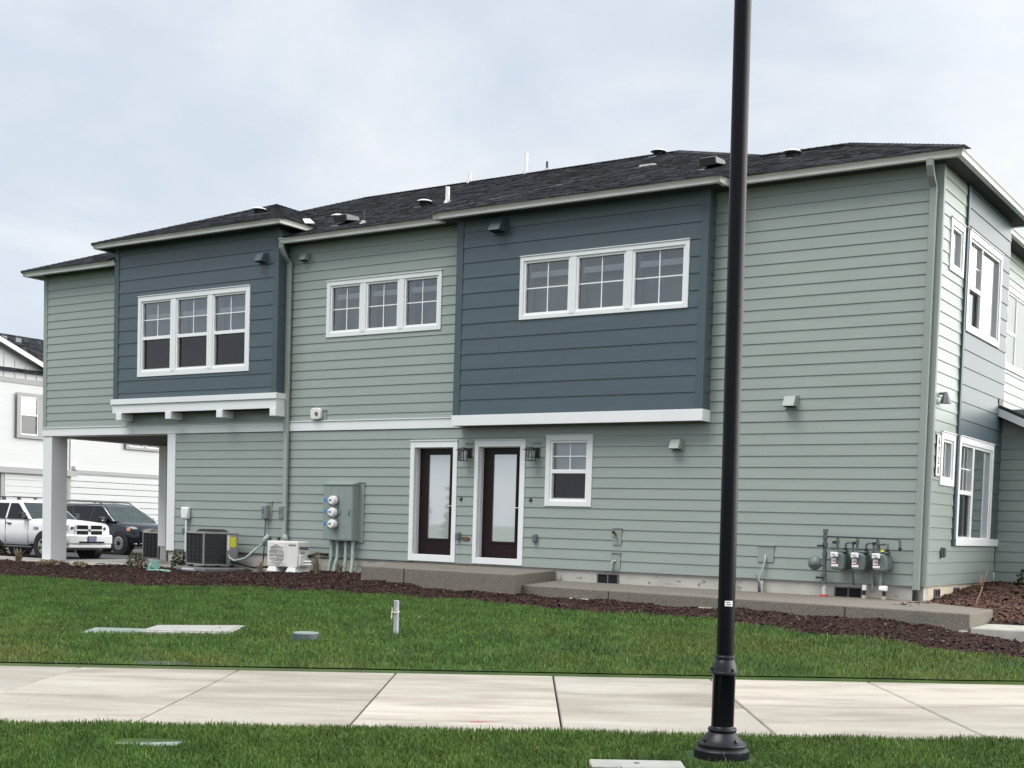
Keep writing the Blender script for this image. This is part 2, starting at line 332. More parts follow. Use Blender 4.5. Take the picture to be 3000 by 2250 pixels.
def text_mesh(name, body, size, M, m, parent, extrude=0.002):
    cu = bpy.data.curves.new(name, 'FONT'); cu.body = body; cu.size = size; cu.extrude = extrude; cu.align_x = 'CENTER'; cu.align_y = 'CENTER'
    t = bpy.data.objects.new(name, cu); COL.objects.link(t); bpy.context.view_layer.update()
    me = bpy.data.meshes.new_from_object(t); bpy.data.objects.remove(t); me.transform(M); me.materials.clear(); me.materials.append(MATS[m])
    o = bpy.data.objects.new(name, me); return link(o, parent)

# ------------------------------------------------------------------ terrain
GX, GY, TH, OB, SWID, SSP, SPH, GC = 0.00823, 0.00629, 0.57889, 12.779, 3.518, 1.574, -4.426, -0.69718
A2 = np.array([math.cos(TH), math.sin(TH)]); B2 = np.array([-A2[1], A2[0]]); C2 = np.array([CAM.x, CAM.y])
def SP(x, y): return GC + GX * x + GY * y                 # the plane of the path and the verge
def st(x, y): d = np.stack([x, y], -1) - C2; return d @ A2, d @ B2 - OB
def xy(s, t): return C2 + np.multiply.outer(np.asarray(s, float), A2) + np.multiply.outer(np.asarray(t, float) + OB, B2)
EDGE = [(-15.498, -4.816, -.5), (-13.852, -4.718, -.5), (-11.286, -5.1, -.48), (-10.287, -4.419, -.465), (-9.381, -4.033, -.45), (-8.428, -3.979, -.44), (-6.76, -4.17, -.43), (-5.53, -4.271, -.42),
        (-4.471, -4.366, -.425), (-3.692, -4.556, -.43), (-2.627, -4.076, -.44), (-1.485, -4.199, -.45), (-.782, -4.597, -.46), (.079, -4.779, -.48), (1.249, -4.796, -.52), (2.451, -4.724, -.6)]
BASE = [(-9.12, -2.14, -.30), (-6, -2, -.375), (-4.2, -2.1, -.39), (-.36, -2.6, -.38), (1.33, -2.55, -.46), (2.2, -2.4, -.58), (-12, 0, -.30), (-11.1, 0, -.30), (-14, 0, -.40), (-16.4, 0, -.43),
        (-20.8, -.2, -.46), (-26, -.5, -.5), (-20, -4.9, -.55)]
_cp = [(*xy(s, 0.0), float(SP(*xy(s, 0.0)))) for s in np.linspace(-16, 12, 12)]
CP = np.array(_cp + EDGE + BASE)
def _U(r2): return np.where(r2 > 1e-12, r2 * np.log(np.maximum(r2, 1e-12)) * .5, 0)
_n = len(CP); _K = _U(((CP[:, None, :2] - CP[None, :, :2]) ** 2).sum(-1)) + .05 * np.eye(_n); _P = np.c_[np.ones(_n), CP[:, :2]]
_w = np.linalg.solve(np.block([[_K, _P], [_P.T, np.zeros((3, 3))]]), np.r_[CP[:, 2], 0, 0, 0])
def G(x, y):
    x = np.asarray(x, float); y = np.asarray(y, float)
    r2 = (x[..., None] - CP[:, 0]) ** 2 + (y[..., None] - CP[:, 1]) ** 2
    return _U(r2) @ _w[:-3] + _w[-3] + _w[-2] * x + _w[-1] * y
_es, _et = st(np.array([e[0] for e in EDGE]), np.array([e[1] for e in EDGE]))
_es = np.r_[-16.0, -12.5, _es, 7.0, 12.0]; _et = np.r_[13.2, 11.9, _et, 0.75, 0.6]
def t_edge(s):                                            # distance of the bed's edge from the path, with a ragged cut
    return np.interp(s, _es, _et) + 0.03 * np.sin(np.asarray(s) * 5.1) + 0.02 * np.sin(np.asarray(s) * 13.7)
def grid_mesh(name, S, T, zf, m, **kw):                   # S: (n,) T: (n,k)
    n, k = T.shape; P = C2 + S[:, None, None] * A2 + (T[..., None] + OB) * B2
    x, y = P[..., 0], P[..., 1]; z = zf(x, y); v = np.stack([x, y, z], -1).reshape(-1, 3)
    i, j = np.meshgrid(np.arange(n - 1), np.arange(k - 1), indexing='ij'); a = (i * k + j).ravel()
    o = fast_mesh(name, v, np.stack([a, a + k, a + k + 1, a + 1], -1), m, **kw); o.data.shade_smooth(); return o
# the ground sheet that runs to the horizon
fast_mesh('ground', np.array([(-1500, -1500, -1.05), (1500, -1500, -1.05), (1500, 1500, -1.05), (-1500, 1500, -1.05)], float), np.array([[0, 1, 2, 3]]), 'lawn_base', kind='structure')
LAWN_UP = 0.035
S = np.linspace(-14, 11, 160); Te = t_edge(S)
Tl = 0.022 + (Te[:, None] - 0.022) * np.linspace(0, 1, 60)[None, :]
def lawn_z(x, y):
    s, t = st(x, y); und = 0.012 * np.sin(x * 1.7 + y * .6) * np.sin(y * 1.3 - x * .4) + 0.008 * np.sin(x * 4.1 - y * 2.2)
    return G(x, y) + np.where(t < 0.02, -0.12, LAWN_UP + und * np.clip(t, 0, 1))
lawn = grid_mesh('lawn', S, Tl, lawn_z, 'lawn_base', kind='structure')
grid_mesh('lawn_edge', S, np.tile(np.array([-0.001, 0.006, 0.03]), (160, 1)), lambda x, y: G(x, y) + np.where(st(x, y)[1] < .003, -.06, .022), 'lawn_base', kind='structure')
VW = 1.68                                                # verge between the path and the kerb
Tv = np.tile(np.r_[-SWID - VW, -SWID - VW + 0.01, np.linspace(-SWID - VW + 0.05, -SWID - 0.03, 24), -SWID - 0.015], (160, 1))
def verge_z(x, y):
    s, t = st(x, y); e = np.minimum(-SWID - t, t + SWID + VW)
    return SP(x, y) - .042 * np.clip(-SWID - t, 0, 3) + np.where(e < 0.02, -0.1, 0.005 + 0.008 * np.sin(x * 3.1) * np.sin(y * 2.7))
verge = grid_mesh('verge', S, Tv, verge_z, 'lawn_base', kind='structure')
# mulch bed
K = 46; Tb = Te[:, None] + (np.linspace(0, 1, K)[None, :] ** 1.2) * 9.0
def bed_z(x, y):
    s, t = st(x, y); d = t - t_edge(s); z = np.where(y > 0.0, G(x, np.minimum(y, 0.0)), G(x, y))
    return z + 0.02 * np.sin(x * 2.9 + y) * np.sin(y * 3.3) + 0.012 * np.sin(x * 8.3 - y * 5) - 0.03 * np.clip(1 - d / .12, 0, 1)
def bed_clip_z(x, y): return np.where(y > 0.32, -1.0, bed_z(x, y))
bed = grid_mesh('mulch_bed', S, Tb, bed_clip_z, 'mulch', kind='structure')
def scatter_chips(name, pts, m, smin, smax, parent):
    n = len(pts); L_ = NR.uniform(smin, smax, n); Wd = L_ * NR.uniform(.25, .6, n); Hh = L_ * NR.uniform(.12, .3, n)
    yaw = NR.uniform(0, 2 * math.pi, n); tilt = NR.normal(0, .35, n); roll = NR.normal(0, .3, n)
    ex = np.stack([np.cos(yaw) * np.cos(tilt), np.sin(yaw) * np.cos(tilt), np.sin(tilt)], -1)
    ey = np.stack([-np.sin(yaw), np.cos(yaw), np.sin(roll)], -1); ey /= np.linalg.norm(ey, axis=1)[:, None]; ez = np.cross(ex, ey)
    sg = np.array([(-1, -1, 0), (1, -.7, 0), (.8, 1, 0), (-1, .8, 0), (0, 0, 1)], float)
    v = pts[:, None, :] + sg[None, :, :1] * (ex * L_[:, None] * .5)[:, None, :] + sg[None, :, 1:2] * (ey * Wd[:, None] * .5)[:, None, :] + sg[None, :, 2:] * (ez * Hh[:, None])[:, None, :]
    f = np.array([(0, 1, 4), (1, 2, 4), (2, 3, 4), (3, 0, 4)]); F_ = (np.arange(n)[:, None, None] * 5 + f[None]).reshape(-1, 3)
    return fast_mesh(name, v.reshape(-1, 3), F_, m, parent, kind='stuff')
n = 125000; s_ = NR.uniform(-12.5, 7, n); t_ = t_edge(s_) + NR.random(n) ** 1.1 * 6.5 - 0.02; P = C2 + s_[:, None] * A2 + (t_[:, None] + OB) * B2
k = (P[:, 1] < 0.1) & (P[:, 0] > -24) & ~((P[:, 0] > -5.6) & (P[:, 0] < 1.2) & (P[:, 1] > -1.8)) & ~((P[:, 0] > -8.8) & (P[:, 0] < -6) & (P[:, 1] > -1.7)); P = P[k]
pts = np.c_[P, bed_z(P[:, 0], P[:, 1]) + NR.uniform(-.004, .012, len(P))]
o = scatter_chips('mulch_chips', pts, 'mulch_chip', 0.02, 0.075, bed)
mat('chip_pale', (0.10, 0.074, 0.058), 0.9, island=0.6)
q_ = pts[NR.integers(0, len(pts), 3200)] + NR.uniform(-.02, .02, (3200, 3)) * np.array([1, 1, .2]) + np.array([0, 0, .012]); scatter_chips('pale_chips', q_, 'chip_pale', 0.015, 0.05, bed)
# lawn clippings and dust on the kerb side are left to the materials; grass blades
def blades(name, s, t, zf, hmin, hmax, m, lab):
    n = len(s); P = C2 + s[:, None] * A2 + (t[:, None] + OB) * B2; z = zf(P[:, 0], P[:, 1]); yaw = NR.uniform(0, 2 * math.pi, n)
    h = np.where(NR.random(n) < .05, 1.45, 1.0) * NR.uniform(hmin, hmax, n) * (0.8 + 0.35 * np.sin(P[:, 0] * 2.3 + 1.7 * np.sin(P[:, 1] * 1.9)) ** 2); wd = NR.uniform(.0026, .0052, n) * (.75 if 'verge' in name else 1)
    dx, dy = np.cos(yaw), np.sin(yaw); lean = NR.normal(0, .45, n) * h; la = NR.uniform(0, 2 * math.pi, n)
    b0 = np.c_[P[:, 0] - dx * wd, P[:, 1] - dy * wd, z - .006]; b1 = np.c_[P[:, 0] + dx * wd, P[:, 1] + dy * wd, z - .006]
    m0 = np.c_[P[:, 0] - dx * wd * .8 + .35 * lean * np.cos(la), P[:, 1] - dy * wd * .8 + .35 * lean * np.sin(la), z + h * .6]
    m1 = np.c_[P[:, 0] + dx * wd * .8 + .35 * lean * np.cos(la), P[:, 1] + dy * wd * .8 + .35 * lean * np.sin(la), z + h * .6]
    tp = np.c_[P[:, 0] + lean * np.cos(la), P[:, 1] + lean * np.sin(la), z + h * np.sqrt(np.maximum(.15, 1 - (lean / h) ** 2 * .5))]
    v = np.stack([b0, b1, m1, m0, tp], 1).reshape(-1, 3); f = np.array([(0, 1, 2), (0, 2, 3), (3, 2, 4)])
    o = fast_mesh(name, v, (np.arange(n)[:, None, None] * 5 + f[None]).reshape(-1, 3), m, None, kind='stuff', label=lab, cat='grass'); o.data.shade_smooth(); return o
HOLES = [(-6.83, -9.21, .38, .30), (-6.12, -8.67, .56, .40), (-4.57, -8.42, .17, .17), (-4.62, -10.45, .30, .09), (-3.967, -7.549, .05, .05)]
VHOLES = [(-1.34, -13.43, .235, .125), (1.66, -12.055, .32, .15), (1.945, -11.40, .235, .26)]
def keep(s, t, holes):
    P = C2 + s[:, None] * A2 + (t[:, None] + OB) * B2; k = np.ones(len(s), bool)
    for hx, hy, a, b in holes:
        d = P - np.array([hx, hy]); k &= ((d @ A2 / a) ** 4 + (d @ B2 / b) ** 4) > 1
    return k
n = 420000; s = NR.uniform(-11.5, 7, n); u = NR.random(n); tt = t_edge(s); t = u * tt; k = NR.random(n) < (tt / 11.5) * np.clip(1.25 - t / 16, .5, 1)
s, t = s[k], t[k]; k = keep(s, t, HOLES); blades('lawn_grass', s[k], t[k] + 0.004, lawn_z, .030, .058, 'grass_blade', 'mown green lawn with yellowish patches below the mulch bed')
n = 190000; s = NR.uniform(-6.5, 6.5, n); t = NR.uniform(-SWID - VW, -SWID - 0.005, n); k = keep(s, t, VHOLES); blades('verge_grass', s[k], t[k], verge_z, .024, .050, 'verge_blade', 'green grass on the verge around the lamp post base')
# path: gravel base and poured slabs
o = grid_mesh('sidewalk', np.linspace(-14, 11, 4), np.tile(np.array([-SWID, 0.0]), (4, 1)), lambda x, y: SP(x, y) - 0.05, 'soil', kind='structure')
mid = -1.79; dz = 0.0
def slab_mat():
    M = MATS['walk_concrete']; t = M.node_tree; L = t.links.new; b = t.nodes['Principled BSDF']; src = b.inputs['Base Color'].links[0].from_socket
    geo = t.nodes.new('ShaderNodeNewGeometry'); mp = N(t, 'ShaderNodeMapping'); L(geo.outputs['Position'], mp.inputs[0]); mp.inputs['Rotation'].default_value = (0, 0, -TH); mp.vector_type = 'TEXTURE'
    mp.inputs['Rotation'].default_value = (0, 0, TH); mp.inputs['Scale'].default_value = (1, 1, 1)
    m2 = N(t, 'ShaderNodeMapping'); L(mp.outputs[0], m2.inputs[0]); m2.inputs['Scale'].default_value = (0.55, 1.7, 1)
    cur = src
    for sc, lo, hi, c, off in [(0.9, .45, .68, (0.245, 0.222, 0.188), 0), (2.3, .48, .70, (0.30, 0.268, 0.222), 5.5), (0.7, .50, .72, (0.47, 0.445, 0.395), 9.1), (0.8, .50, .66, (0.23, 0.205, 0.17), 14.0)]:
        n = N(t, 'ShaderNodeTexNoise', noise_dimensions='4D'); n.inputs['W'].default_value = off; n.inputs['Scale'].default_value = sc; n.inputs['Detail'].default_value = 6; n.inputs['Roughness'].default_value = .6; n.inputs['Distortion'].default_value = .4; L(m2.outputs[0], n.inputs['Vector'])
        oi = N(t, 'ShaderNodeObjectInfo'); ad = N(t, 'ShaderNodeMath', operation='MULTIPLY_ADD'); L(oi.outputs['Random'], ad.inputs[0]); ad.inputs[1].default_value = 7.0; ad.inputs[2].default_value = off; L(ad.outputs[0], n.inputs['W'])
        mr = N(t, 'ShaderNodeMapRange'); mr.interpolation_type = 'SMOOTHSTEP'; L(n.outputs['Fac'], mr.inputs[0]); mr.inputs[1].default_value = lo; mr.inputs[2].default_value = hi; mr.inputs[4].default_value = .85
        mm = N(t, 'ShaderNodeMix', data_type='RGBA'); L(mr.outputs[0], mm.inputs['Factor']); L(cur, mm.inputs[6]); mm.inputs[7].default_value = (*c, 1); cur = mm.outputs[2]
    oi = N(t, 'ShaderNodeObjectInfo'); mr = N(t, 'ShaderNodeMapRange'); L(oi.outputs['Random'], mr.inputs[0]); mr.inputs[3].default_value = .90; mr.inputs[4].default_value = 1.08
    v = N(t, 'ShaderNodeVectorMath', operation='SCALE'); L(cur, v.inputs[0]); L(mr.outputs[0], v.inputs['Scale']); L(v.outputs[0], b.inputs['Base Color'])
slab_mat()
for i in range(-6, 10):
    s0, s1 = SPH + SSP * i + .009, SPH + SSP * (i + 1) - .009
    for t0, t1 in ((mid + .004, -.002), (-SWID + .002, mid - .004)):
        mb = MB(); q = [xy(s0, t0), xy(s1, t0), xy(s1, t1), xy(s0, t1)]
        lift = R.uniform(-.0015, .0015)
        mb.hexa([(p[0], p[1], SP(*p) - .12) for p in q] + [(p[0], p[1], SP(*p) + lift) for p in q])
        obj('slab', mb, 'walk_concrete', o, bevel=0.008)
# red survey paint on one slab
mb = MB(); P0 = xy(-.35, -3.08)
for du, dv, a, b in ((0, 0, .05, .012), (.06, .01, .02, .006), (.10, .03, .10, .004), (.02, -.05, .16, .004)):
    q = [P0 + A2 * (du + a * math.cos(w)) + B2 * (dv + b * math.sin(w)) for w in np.linspace(0, 2 * math.pi, 12, endpoint=False)]
    mb.add([(p[0], p[1], SP(*p) + .0035) for p in q], [tuple(range(12))])
obj('paint_mark', mb, 'red_paint', o, recalc=False)
# kerb and street
tk = -SWID - VW
mb = MB()
for i in range(-3, 4):
    q = [xy(i * 3.0 + .004, tk), xy(i * 3 + 2.996, tk), xy(i * 3 + 2.996, tk - .16), xy(i * 3.0 + .004, tk - .16)]
    mb.hexa([(p[0], p[1], SP(*p) - .4) for p in q] + [(p[0], p[1], SP(*p) - .065) for p in q])
obj('kerb', mb, 'walk_concrete', bevel=.02, kind='structure')
q = [xy(-60, tk - .15), xy(60, tk - .15), xy(60, tk - 12), xy(-60, tk - 12)]
mb = MB(); mb.add([(p[0], p[1], SP(*xy(0, tk)) - .15) for p in q], [(0, 1, 2, 3)]); obj('road', mb, 'asphalt', recalc=False, kind='structure')

# ------------------------------------------------------------------ the house
E1, E2 = 0.178, 0.2725
HOUSE = thing('townhouse', (-10, 0, -0.4), 'two storey townhouse with sage green lap siding and two slate blue bays', 'house')
_unit = {}
def unit_plank(e, m):
    key = (e, m)
    if key not in _unit:
        mb = MB(); tb, tt = (0.027, 0.013) if m != 'white_house' else (.016, .009)
        mb.hexa([(0, -tb, 0), (1, -tb, 0), (1, 0, 0), (0, 0, 0), (0, -tt, e), (1, -tt, e), (1, 0, e), (0, 0, e)])
        me = bpy.data.meshes.new('plank'); me.from_pydata(mb.v, [], mb.f); me.update(); me.materials.append(MATS[m]); _unit[key] = me
    return _unit[key]
def planks(parent, kind, base, u0, u1, z0, z1, e, zoff, openings, m, joint=3.66):
    """lap siding boards: kind 'front' runs along x at y=base, 'side' along y at x=base"""
    k0 = int(math.floor((z0 - zoff) / e + 1e-6)); k1 = int(math.ceil((z1 - zoff) / e - 1e-6)); cnt = 0
    for k in range(k0, k1):
        a, b = max(z0, zoff + k * e), min(z1, zoff + (k + 1) * e)
        if b - a < .012: continue
        cuts = {u0, u1}
        for (p, q, r, s) in openings:
            if r < b - .005 and s > a + .005:
                for w in (p, q):
                    if u0 < w < u1: cuts.add(w)
        cuts = sorted(cuts); segs = []
        for c0, c1 in zip(cuts, cuts[1:]):
            if c1 - c0 < .006: continue
            mid_ = (c0 + c1) / 2; zr = [(a, b)]
            for (p, q, r, s) in openings:
                if p <= mid_ <= q:
                    new = []
                    for (x, y) in zr:
                        if s <= x or r >= y: new.append((x, y))
                        else:
                            if r > x: new.append((x, r))
                            if s < y: new.append((s, y))
                    zr = new
            for (x, y) in zr:
                if y - x > .012: segs.append((c0, c1, x, y))
        jo = u0 + R.uniform(.4, joint)
        jts = []
        while jo < u1 - .3: jts.append(jo); jo += joint
        for (c0, c1, x, y) in segs:
            cc = [c0] + [j for j in jts if c0 + .25 < j < c1 - .25] + [c1]
            for d0, d1 in zip(cc, cc[1:]):
                o = bpy.data.objects.new('plank', unit_plank(e, m)); g = .0006
                o.scale = (d1 - d0 - 2 * g, 1, (y - x) / e)
                if kind == 'front': o.location = (d0 + g, base, x)
                else: o.location = (base, d0 + g, x); o.rotation_euler = (0, 0, math.pi / 2)
                link(o, parent); cnt += 1
    return cnt
def sheath(F, u0, u1, z0, z1, openings, m='green_trim', th=0.12):
    us = sorted({u0, u1} | {w for o in openings for w in o[:2] if u0 < w < u1}); zs = sorted({z0, z1} | {w for o in openings for w in o[2:] if z0 < w < z1}); mb = MB()
    for a, b in zip(us, us[1:]):
        for c, d in zip(zs, zs[1:]):
            mu, mz = (a + b) / 2, (c + d) / 2
            if any(o[0] < mu < o[1] and o[2] < mz < o[3] for o in openings): continue
            mb.fbox(F, a, b, -th, -.001, c, d)
    return obj('wall', mb, m, HOUSE)
def ins(r, d=.03): return (r[0] + d, r[1] - d, r[2] + d, r[3] - d)

def window(F, outer, glasses, gz, meet=None, grid=True, blind=0.0, ret=True, house=None, casing='white_trim', room='room_dark', slider=None, depth=0.55, cap=True, grid_units=None):
    u0, u1, z0, z1 = outer; a0, a1 = glasses[0][0], glasses[-1][1]; g0, g1 = gz; fr = .042
    mb = MB()                                             # vinyl frames
    for i, (p, q) in enumerate(glasses):
        for (b0, b1, c0, c1) in ((p - fr, p, g0 - fr, g1 + fr), (q, q + fr, g0 - fr, g1 + fr), (p, q, g1, g1 + fr), (p, q, g0 - fr, g0)):
            mb.fbox(F, b0, b1, -.07, .018, c0, c1)
        if meet and not (slider and i == slider): mb.fbox(F, p, q, -.05, .012, meet - .035, meet + .035)
    w = obj('window', mb, 'vinyl', house or HOUSE, bevel=.004)
    def cas(b0, b1, c0, c1, n1=.042): obj('casing', MB().fbox(F, b0, b1, .001, n1, c0, c1), casing, w, bevel=.004)
    cas(u0, a0 - fr + .003, z0, z1); cas(a1 + fr - .003, u1, z0, z1)
    cas(a0 - fr + .003, a1 + fr - .003, g1 + fr - .003, z1); cas(a0 - fr + .003, a1 + fr - .003, z0, g0 - fr + .003)
    for (p, q), (p2, q2) in zip(glasses, glasses[1:]):
        if p2 - q > 2 * fr + .03:
            cas(q + fr - .003, p2 - fr + .003, g0 - fr + .003, g1 + fr - .003, .036)
            obj('clip', MB().fbox(F, q + fr + .01, p2 - fr - .01, .042, .048, g0 - fr - .02, g0 - fr + .02), casing, w)
    if cap: obj('drip_cap', MB().fbox(F, u0 - .006, u1 + .006, .001, .058, z1, z1 + .014), casing, w)
    for i, (p, q) in enumerate(glasses):
        fixed = slider is not None and i == slider
        if meet and not fixed:
            zt0, zb1 = meet + .035, meet - .035
            obj('pane', MB().add([F(p, -.030, zt0), F(q, -.030, zt0), F(q, -.030, g1), F(p, -.030, g1)], [(0, 1, 2, 3)]), 'glass', w, recalc=False)
            obj('pane', MB().add([F(p, -.045, g0), F(q, -.045, g0), F(q, -.045, zb1), F(p, -.045, zb1)], [(0, 1, 2, 3)]), 'screen_glass', w, recalc=False)
            mb = MB().fbox(F, p, p + .022, -.04, -.015, g0, zb1).fbox(F, q - .022, q, -.04, -.015, g0, zb1).fbox(F, p + .022, q - .022, -.04, -.015, g0, g0 + .02)
            obj('screen_frame', mb, 'grey_metal', w)
            mz0 = zt0
        else:
            obj('pane', MB().add([F(p, -.030, g0), F(q, -.030, g0), F(q, -.030, g1), F(p, -.030, g1)], [(0, 1, 2, 3)]), 'glass', w, recalc=False); mz0 = g0
        if grid and not fixed:
            mb = MB(); um, zm = (p + q) / 2, (mz0 + g1) / 2
            mb.fbox(F, um - .010, um + .010, -.038, -.024, mz0, g1); mb.fbox(F, p, um - .010, -.038, -.024, zm - .010, zm + .010); mb.fbox(F, um + .010, q, -.038, -.024, zm - .010, zm + .010)
            obj('muntin', mb, 'vinyl', w)
        # plastered reveal, room and roller blind behind the pane
        mb = MB(); e = .02
        P_ = lambda u, n, z: F(u, n, z)
        mb.add([P_(p - e, -.075, g0 - e), P_(q + e, -.075, g0 - e), P_(q + e, -depth, g0 - e), P_(p - e, -depth, g0 - e), P_(p - e, -.075, g1 + e), P_(q + e, -.075, g1 + e), P_(q + e, -depth, g1 + e), P_(p - e, -depth, g1 + e)],
               [(0, 1, 2, 3), (4, 7, 6, 5), (1, 5, 6, 2), (3, 2, 6, 7), (0, 3, 7, 4)])
        obj('room', mb, room, w, recalc=False)
        if ret: obj('reveal', MB().fbox(F, p - .012, p + .004, -.26, -.08, g0, g1), 'return_white', w)
        if blind: obj('blind', MB().fbox(F, p + .05, q - .01, -.15, -.085, blind - .05, blind + .05), 'blind', w)
    return w

# --- openings
WMID = (-11.985, -9.145, 4.332, 5.427); WB1 = (-17.165, -13.78, 3.717, 5.445); WB2 = (-7.213, -3.93, 4.340, 5.437); WGF = (-6.744, -5.79, 1.092, 2.331)
D1 = (-9.785, -8.682, 0.012, 2.268); D2 = (-8.286, -7.18, 0.012, 2.262)
SS = (0.425, 1.205, 1.535, 2.338); SB = (1.345, 3.53, 0.62, 2.343); US = (0.43, 1.20, 4.757, 5.54); UB = (1.36, 3.51, 3.985, 5.545)
B1X = (-17.925, -13.03); B1Y = -0.317; B2X = (-8.58, -3.635); B2Y = -0.282
F0 = front(0); FS = sidew(0)
# --- street-side walls: lower and upper storey
BAND0, BAND1 = 2.505, 2.695
wl = sheath(F0, -16.5, 0, 0, 2.5, [(-9.72, -8.746, .1, 2.19), (-8.24, -7.254, .1, 2.19), ins(WGF, .08)])
op = [ins(D1), ins(D2), ins(WGF)]
planks(wl, 'front', 0, -16.275, -8.58, 0, BAND0, E1, 0, op, 'green_siding'); planks(wl, 'front', 0, -8.58, -.085, 0, 2.50, E1, 0, op, 'green_siding')
wu = sheath(F0, -20.85, 0, 2.5, 6.32, [ins(WMID, .08)])
planks(wu, 'front', 0, -20.725, B1X[0], BAND1, 6.3, E1, .018, [], 'green_siding')
planks(wu, 'front', 0, B1X[0], B1X[1], BAND1, 2.95, E1, .018, [], 'green_siding')
planks(wu, 'front', 0, B1X[1], B2X[0], BAND1, 6.3, E1, -.03, [ins(WMID)], 'green_siding')
planks(wu, 'front', 0, B2X[1], -.085, 2.50, 6.3, E1, 0, [], 'green_siding')
# --- side-yard wall
wsd = sheath(FS, 0.001, 4.1, 0, 6.32, [ins(SS, .08), ins(SB, .08), ins(US, .08), ins(UB, .08)])
planks(wsd, 'side', 0, .03, 1.275, 0, 6.3, E1, 0, [ins(SS), ins(US), (.15, .375, 1.66, 2.27)], 'green_siding')
planks(wsd, 'side', 0, 1.275, 4.1, 0, .62, E1, 0, [], 'green_siding')
bp = obj('panel', MB().fbox(FS, 1.275, 1.37, -.02, .058, .62, 6.3), 'blue_trim', HOUSE, bevel=.004)
planks(bp, 'side', .030, 1.37, 4.095, .75, 6.3, E2, .16, [ins(SB), ins(UB)], 'blue_siding')
obj('base_trim', MB().fbox(FS, 1.345, 4.12, .001, .075, .62, .74), 'white_trim', HOUSE, bevel=.004)
# other outer walls (turned away from the street)
mb = MB(); mb.box(-20.85, -20.73, .121, 11, 2.5, 6.32); mb.box(-20.85, -.48, 10.88, 11, 0, 6.32); mb.box(-16.5, -16.38, .121, 10.88, -.3, 2.5); mb.box(-.59, -.48, 4.101, 10.88, 2.2, 6.32); mb.box(-.48, 0, 4.0, 4.099, 2.2, 6.32)
obj('wall', mb, 'green_trim', HOUSE)
FR = sidew(-.467)
wr = obj('wall', MB().box(-.479, -.469, 4.11, 10.9, 2.2, 6.31), 'green_trim', HOUSE)
WR = (6.06, 8.22, 3.985, 5.545)
planks(wr, 'side', -.468, 4.12, 10.9, 2.2, 6.3, E1, 0, [ins(WR)], 'green_siding')
# --- foundation
fo = obj('foundation', MB().box(-16.5, -.02, .015, .25, -1.0, -.001), 'concrete_foundation', HOUSE)
fo2 = obj('foundation', MB().box(-.25, -.018, .251, 4.2, -1.0, -.002).box(-.10, 3.6, 4.201, 4.4, -1.0, -.002), 'concrete_tan', HOUSE)
def crawl_vent(F, u0, u1, z0, z1, mats=('vent_grey', 'void')):
    v = obj('crawl_vent', MB().fbox(F, u0, u0 + .022, -.02, .022, z0, z1).fbox(F, u1 - .022, u1, -.02, .022, z0, z1).fbox(F, u0 + .022, u1 - .022, -.02, .022, z1 - .02, z1).fbox(F, u0 + .022, u1 - .022, -.02, .022, z0, z0 + .02)
            .fbox(F, (u0 + u1) / 2 - .012, (u0 + u1) / 2 + .012, -.02, .018, z0 + .02, z1 - .02), mats[0], HOUSE)
    obj('opening', MB().fbox(F, u0 + .02, u1 - .02, -.02, .006, z0 + .018, z1 - .018), mats[1], v)
FF = front(.015)
crawl_vent(FF, -5.64, -5.215, -.232, -.048); crawl_vent(FF, -1.39, -.945, -.235, -.060)
for y in (.55, 1.66, 2.85): crawl_vent(sidew(-.018), y, y + .30, -.205 + .03 * y, -.05)
# --- corner boards and trim
def board(name, m, *b, par=None, bev=.004): return obj(name, MB().box(*b), m, par or HOUSE, bevel=bev)
board('corner_board', 'green_trim', -.088, .030, -.032, -.0005, -.005, 6.3); board('corner_board', 'green_trim', .0005, .032, .0, .045, -.006, 6.3)
board('corner_board', 'green_trim', -20.855, -20.725, -.035, -.0005, BAND1, 6.3)
board('band', 'white_trim', -20.86, -8.55, -.040, -.0005, BAND0, BAND1 - .012); board('band_cap', 'white_trim', -20.87, -8.56, -.058, -.001, BAND1 - .012, BAND1 + .004)
board('corner_board', 'white_trim', -16.525, -16.275, -.038, -.0005, -.035, BAND0 - .002)
# --- bays
def bay(X, Y, zt, zbot, e, zoff, win, room_z):
    F = front(Y); FR_ = sidew(X[1]); FL_ = lambda u, n, z: (X[0] - n, u, z)
    us = [(X[0], X[1])]
    mb = MB(); o = ins(win, .08)
    for (a, b, c, d) in ((X[0] + .001, o[0], zbot, zt), (o[1], X[1] - .001, zbot, zt), (o[0], o[1], zbot, o[2]), (o[0], o[1], o[3], zt)): mb.fbox(F, a, b, -.1, -.001, c, d)
    mb.box(X[0] + .001, X[0] + .1, Y + .1, -.001, zbot, zt); mb.box(X[1] - .1, X[1] - .001, Y + .1, -.001, zbot, zt); mb.box(X[0] + .1, X[1] - .1, Y + .1, -.001, zbot, zbot + .05)
    b = obj('bay', mb, 'blue_trim', HOUSE)
    planks(b, 'front', Y, X[0] + .115, X[1] - .105, zbot, zt, e, zoff, [ins(win)], 'blue_siding')
    planks(b, 'side', X[1], Y + .085, -.028, zbot, zt, e, zoff, [], 'blue_siding')
    for bb in ((X[0] - .030, X[0] + .115, Y - .036, Y - .0005), (X[1] - .105, X[1] + .032, Y - .036, Y - .0005)): obj('corner_board', MB().box(*bb, zbot, zt), 'blue_trim', b, bevel=.004)
    obj('corner_board', MB().box(X[1] + .0005, X[1] + .034, Y, Y + .085, zbot, zt), 'blue_trim', b, bevel=.004)
    obj('corner_board', MB().box(X[0] - .032, X[0] - .0005, Y, -.03, zbot, zt), 'blue_trim', b, bevel=.004)
    return b
b1 = bay(B1X, B1Y, 6.62, 3.24, E2 + .0005, 3.379 - E2, WB1, 0)
b2 = bay(B2X, B2Y, 6.3, 2.70, E2, 2.98 - E2, WB2, 0)
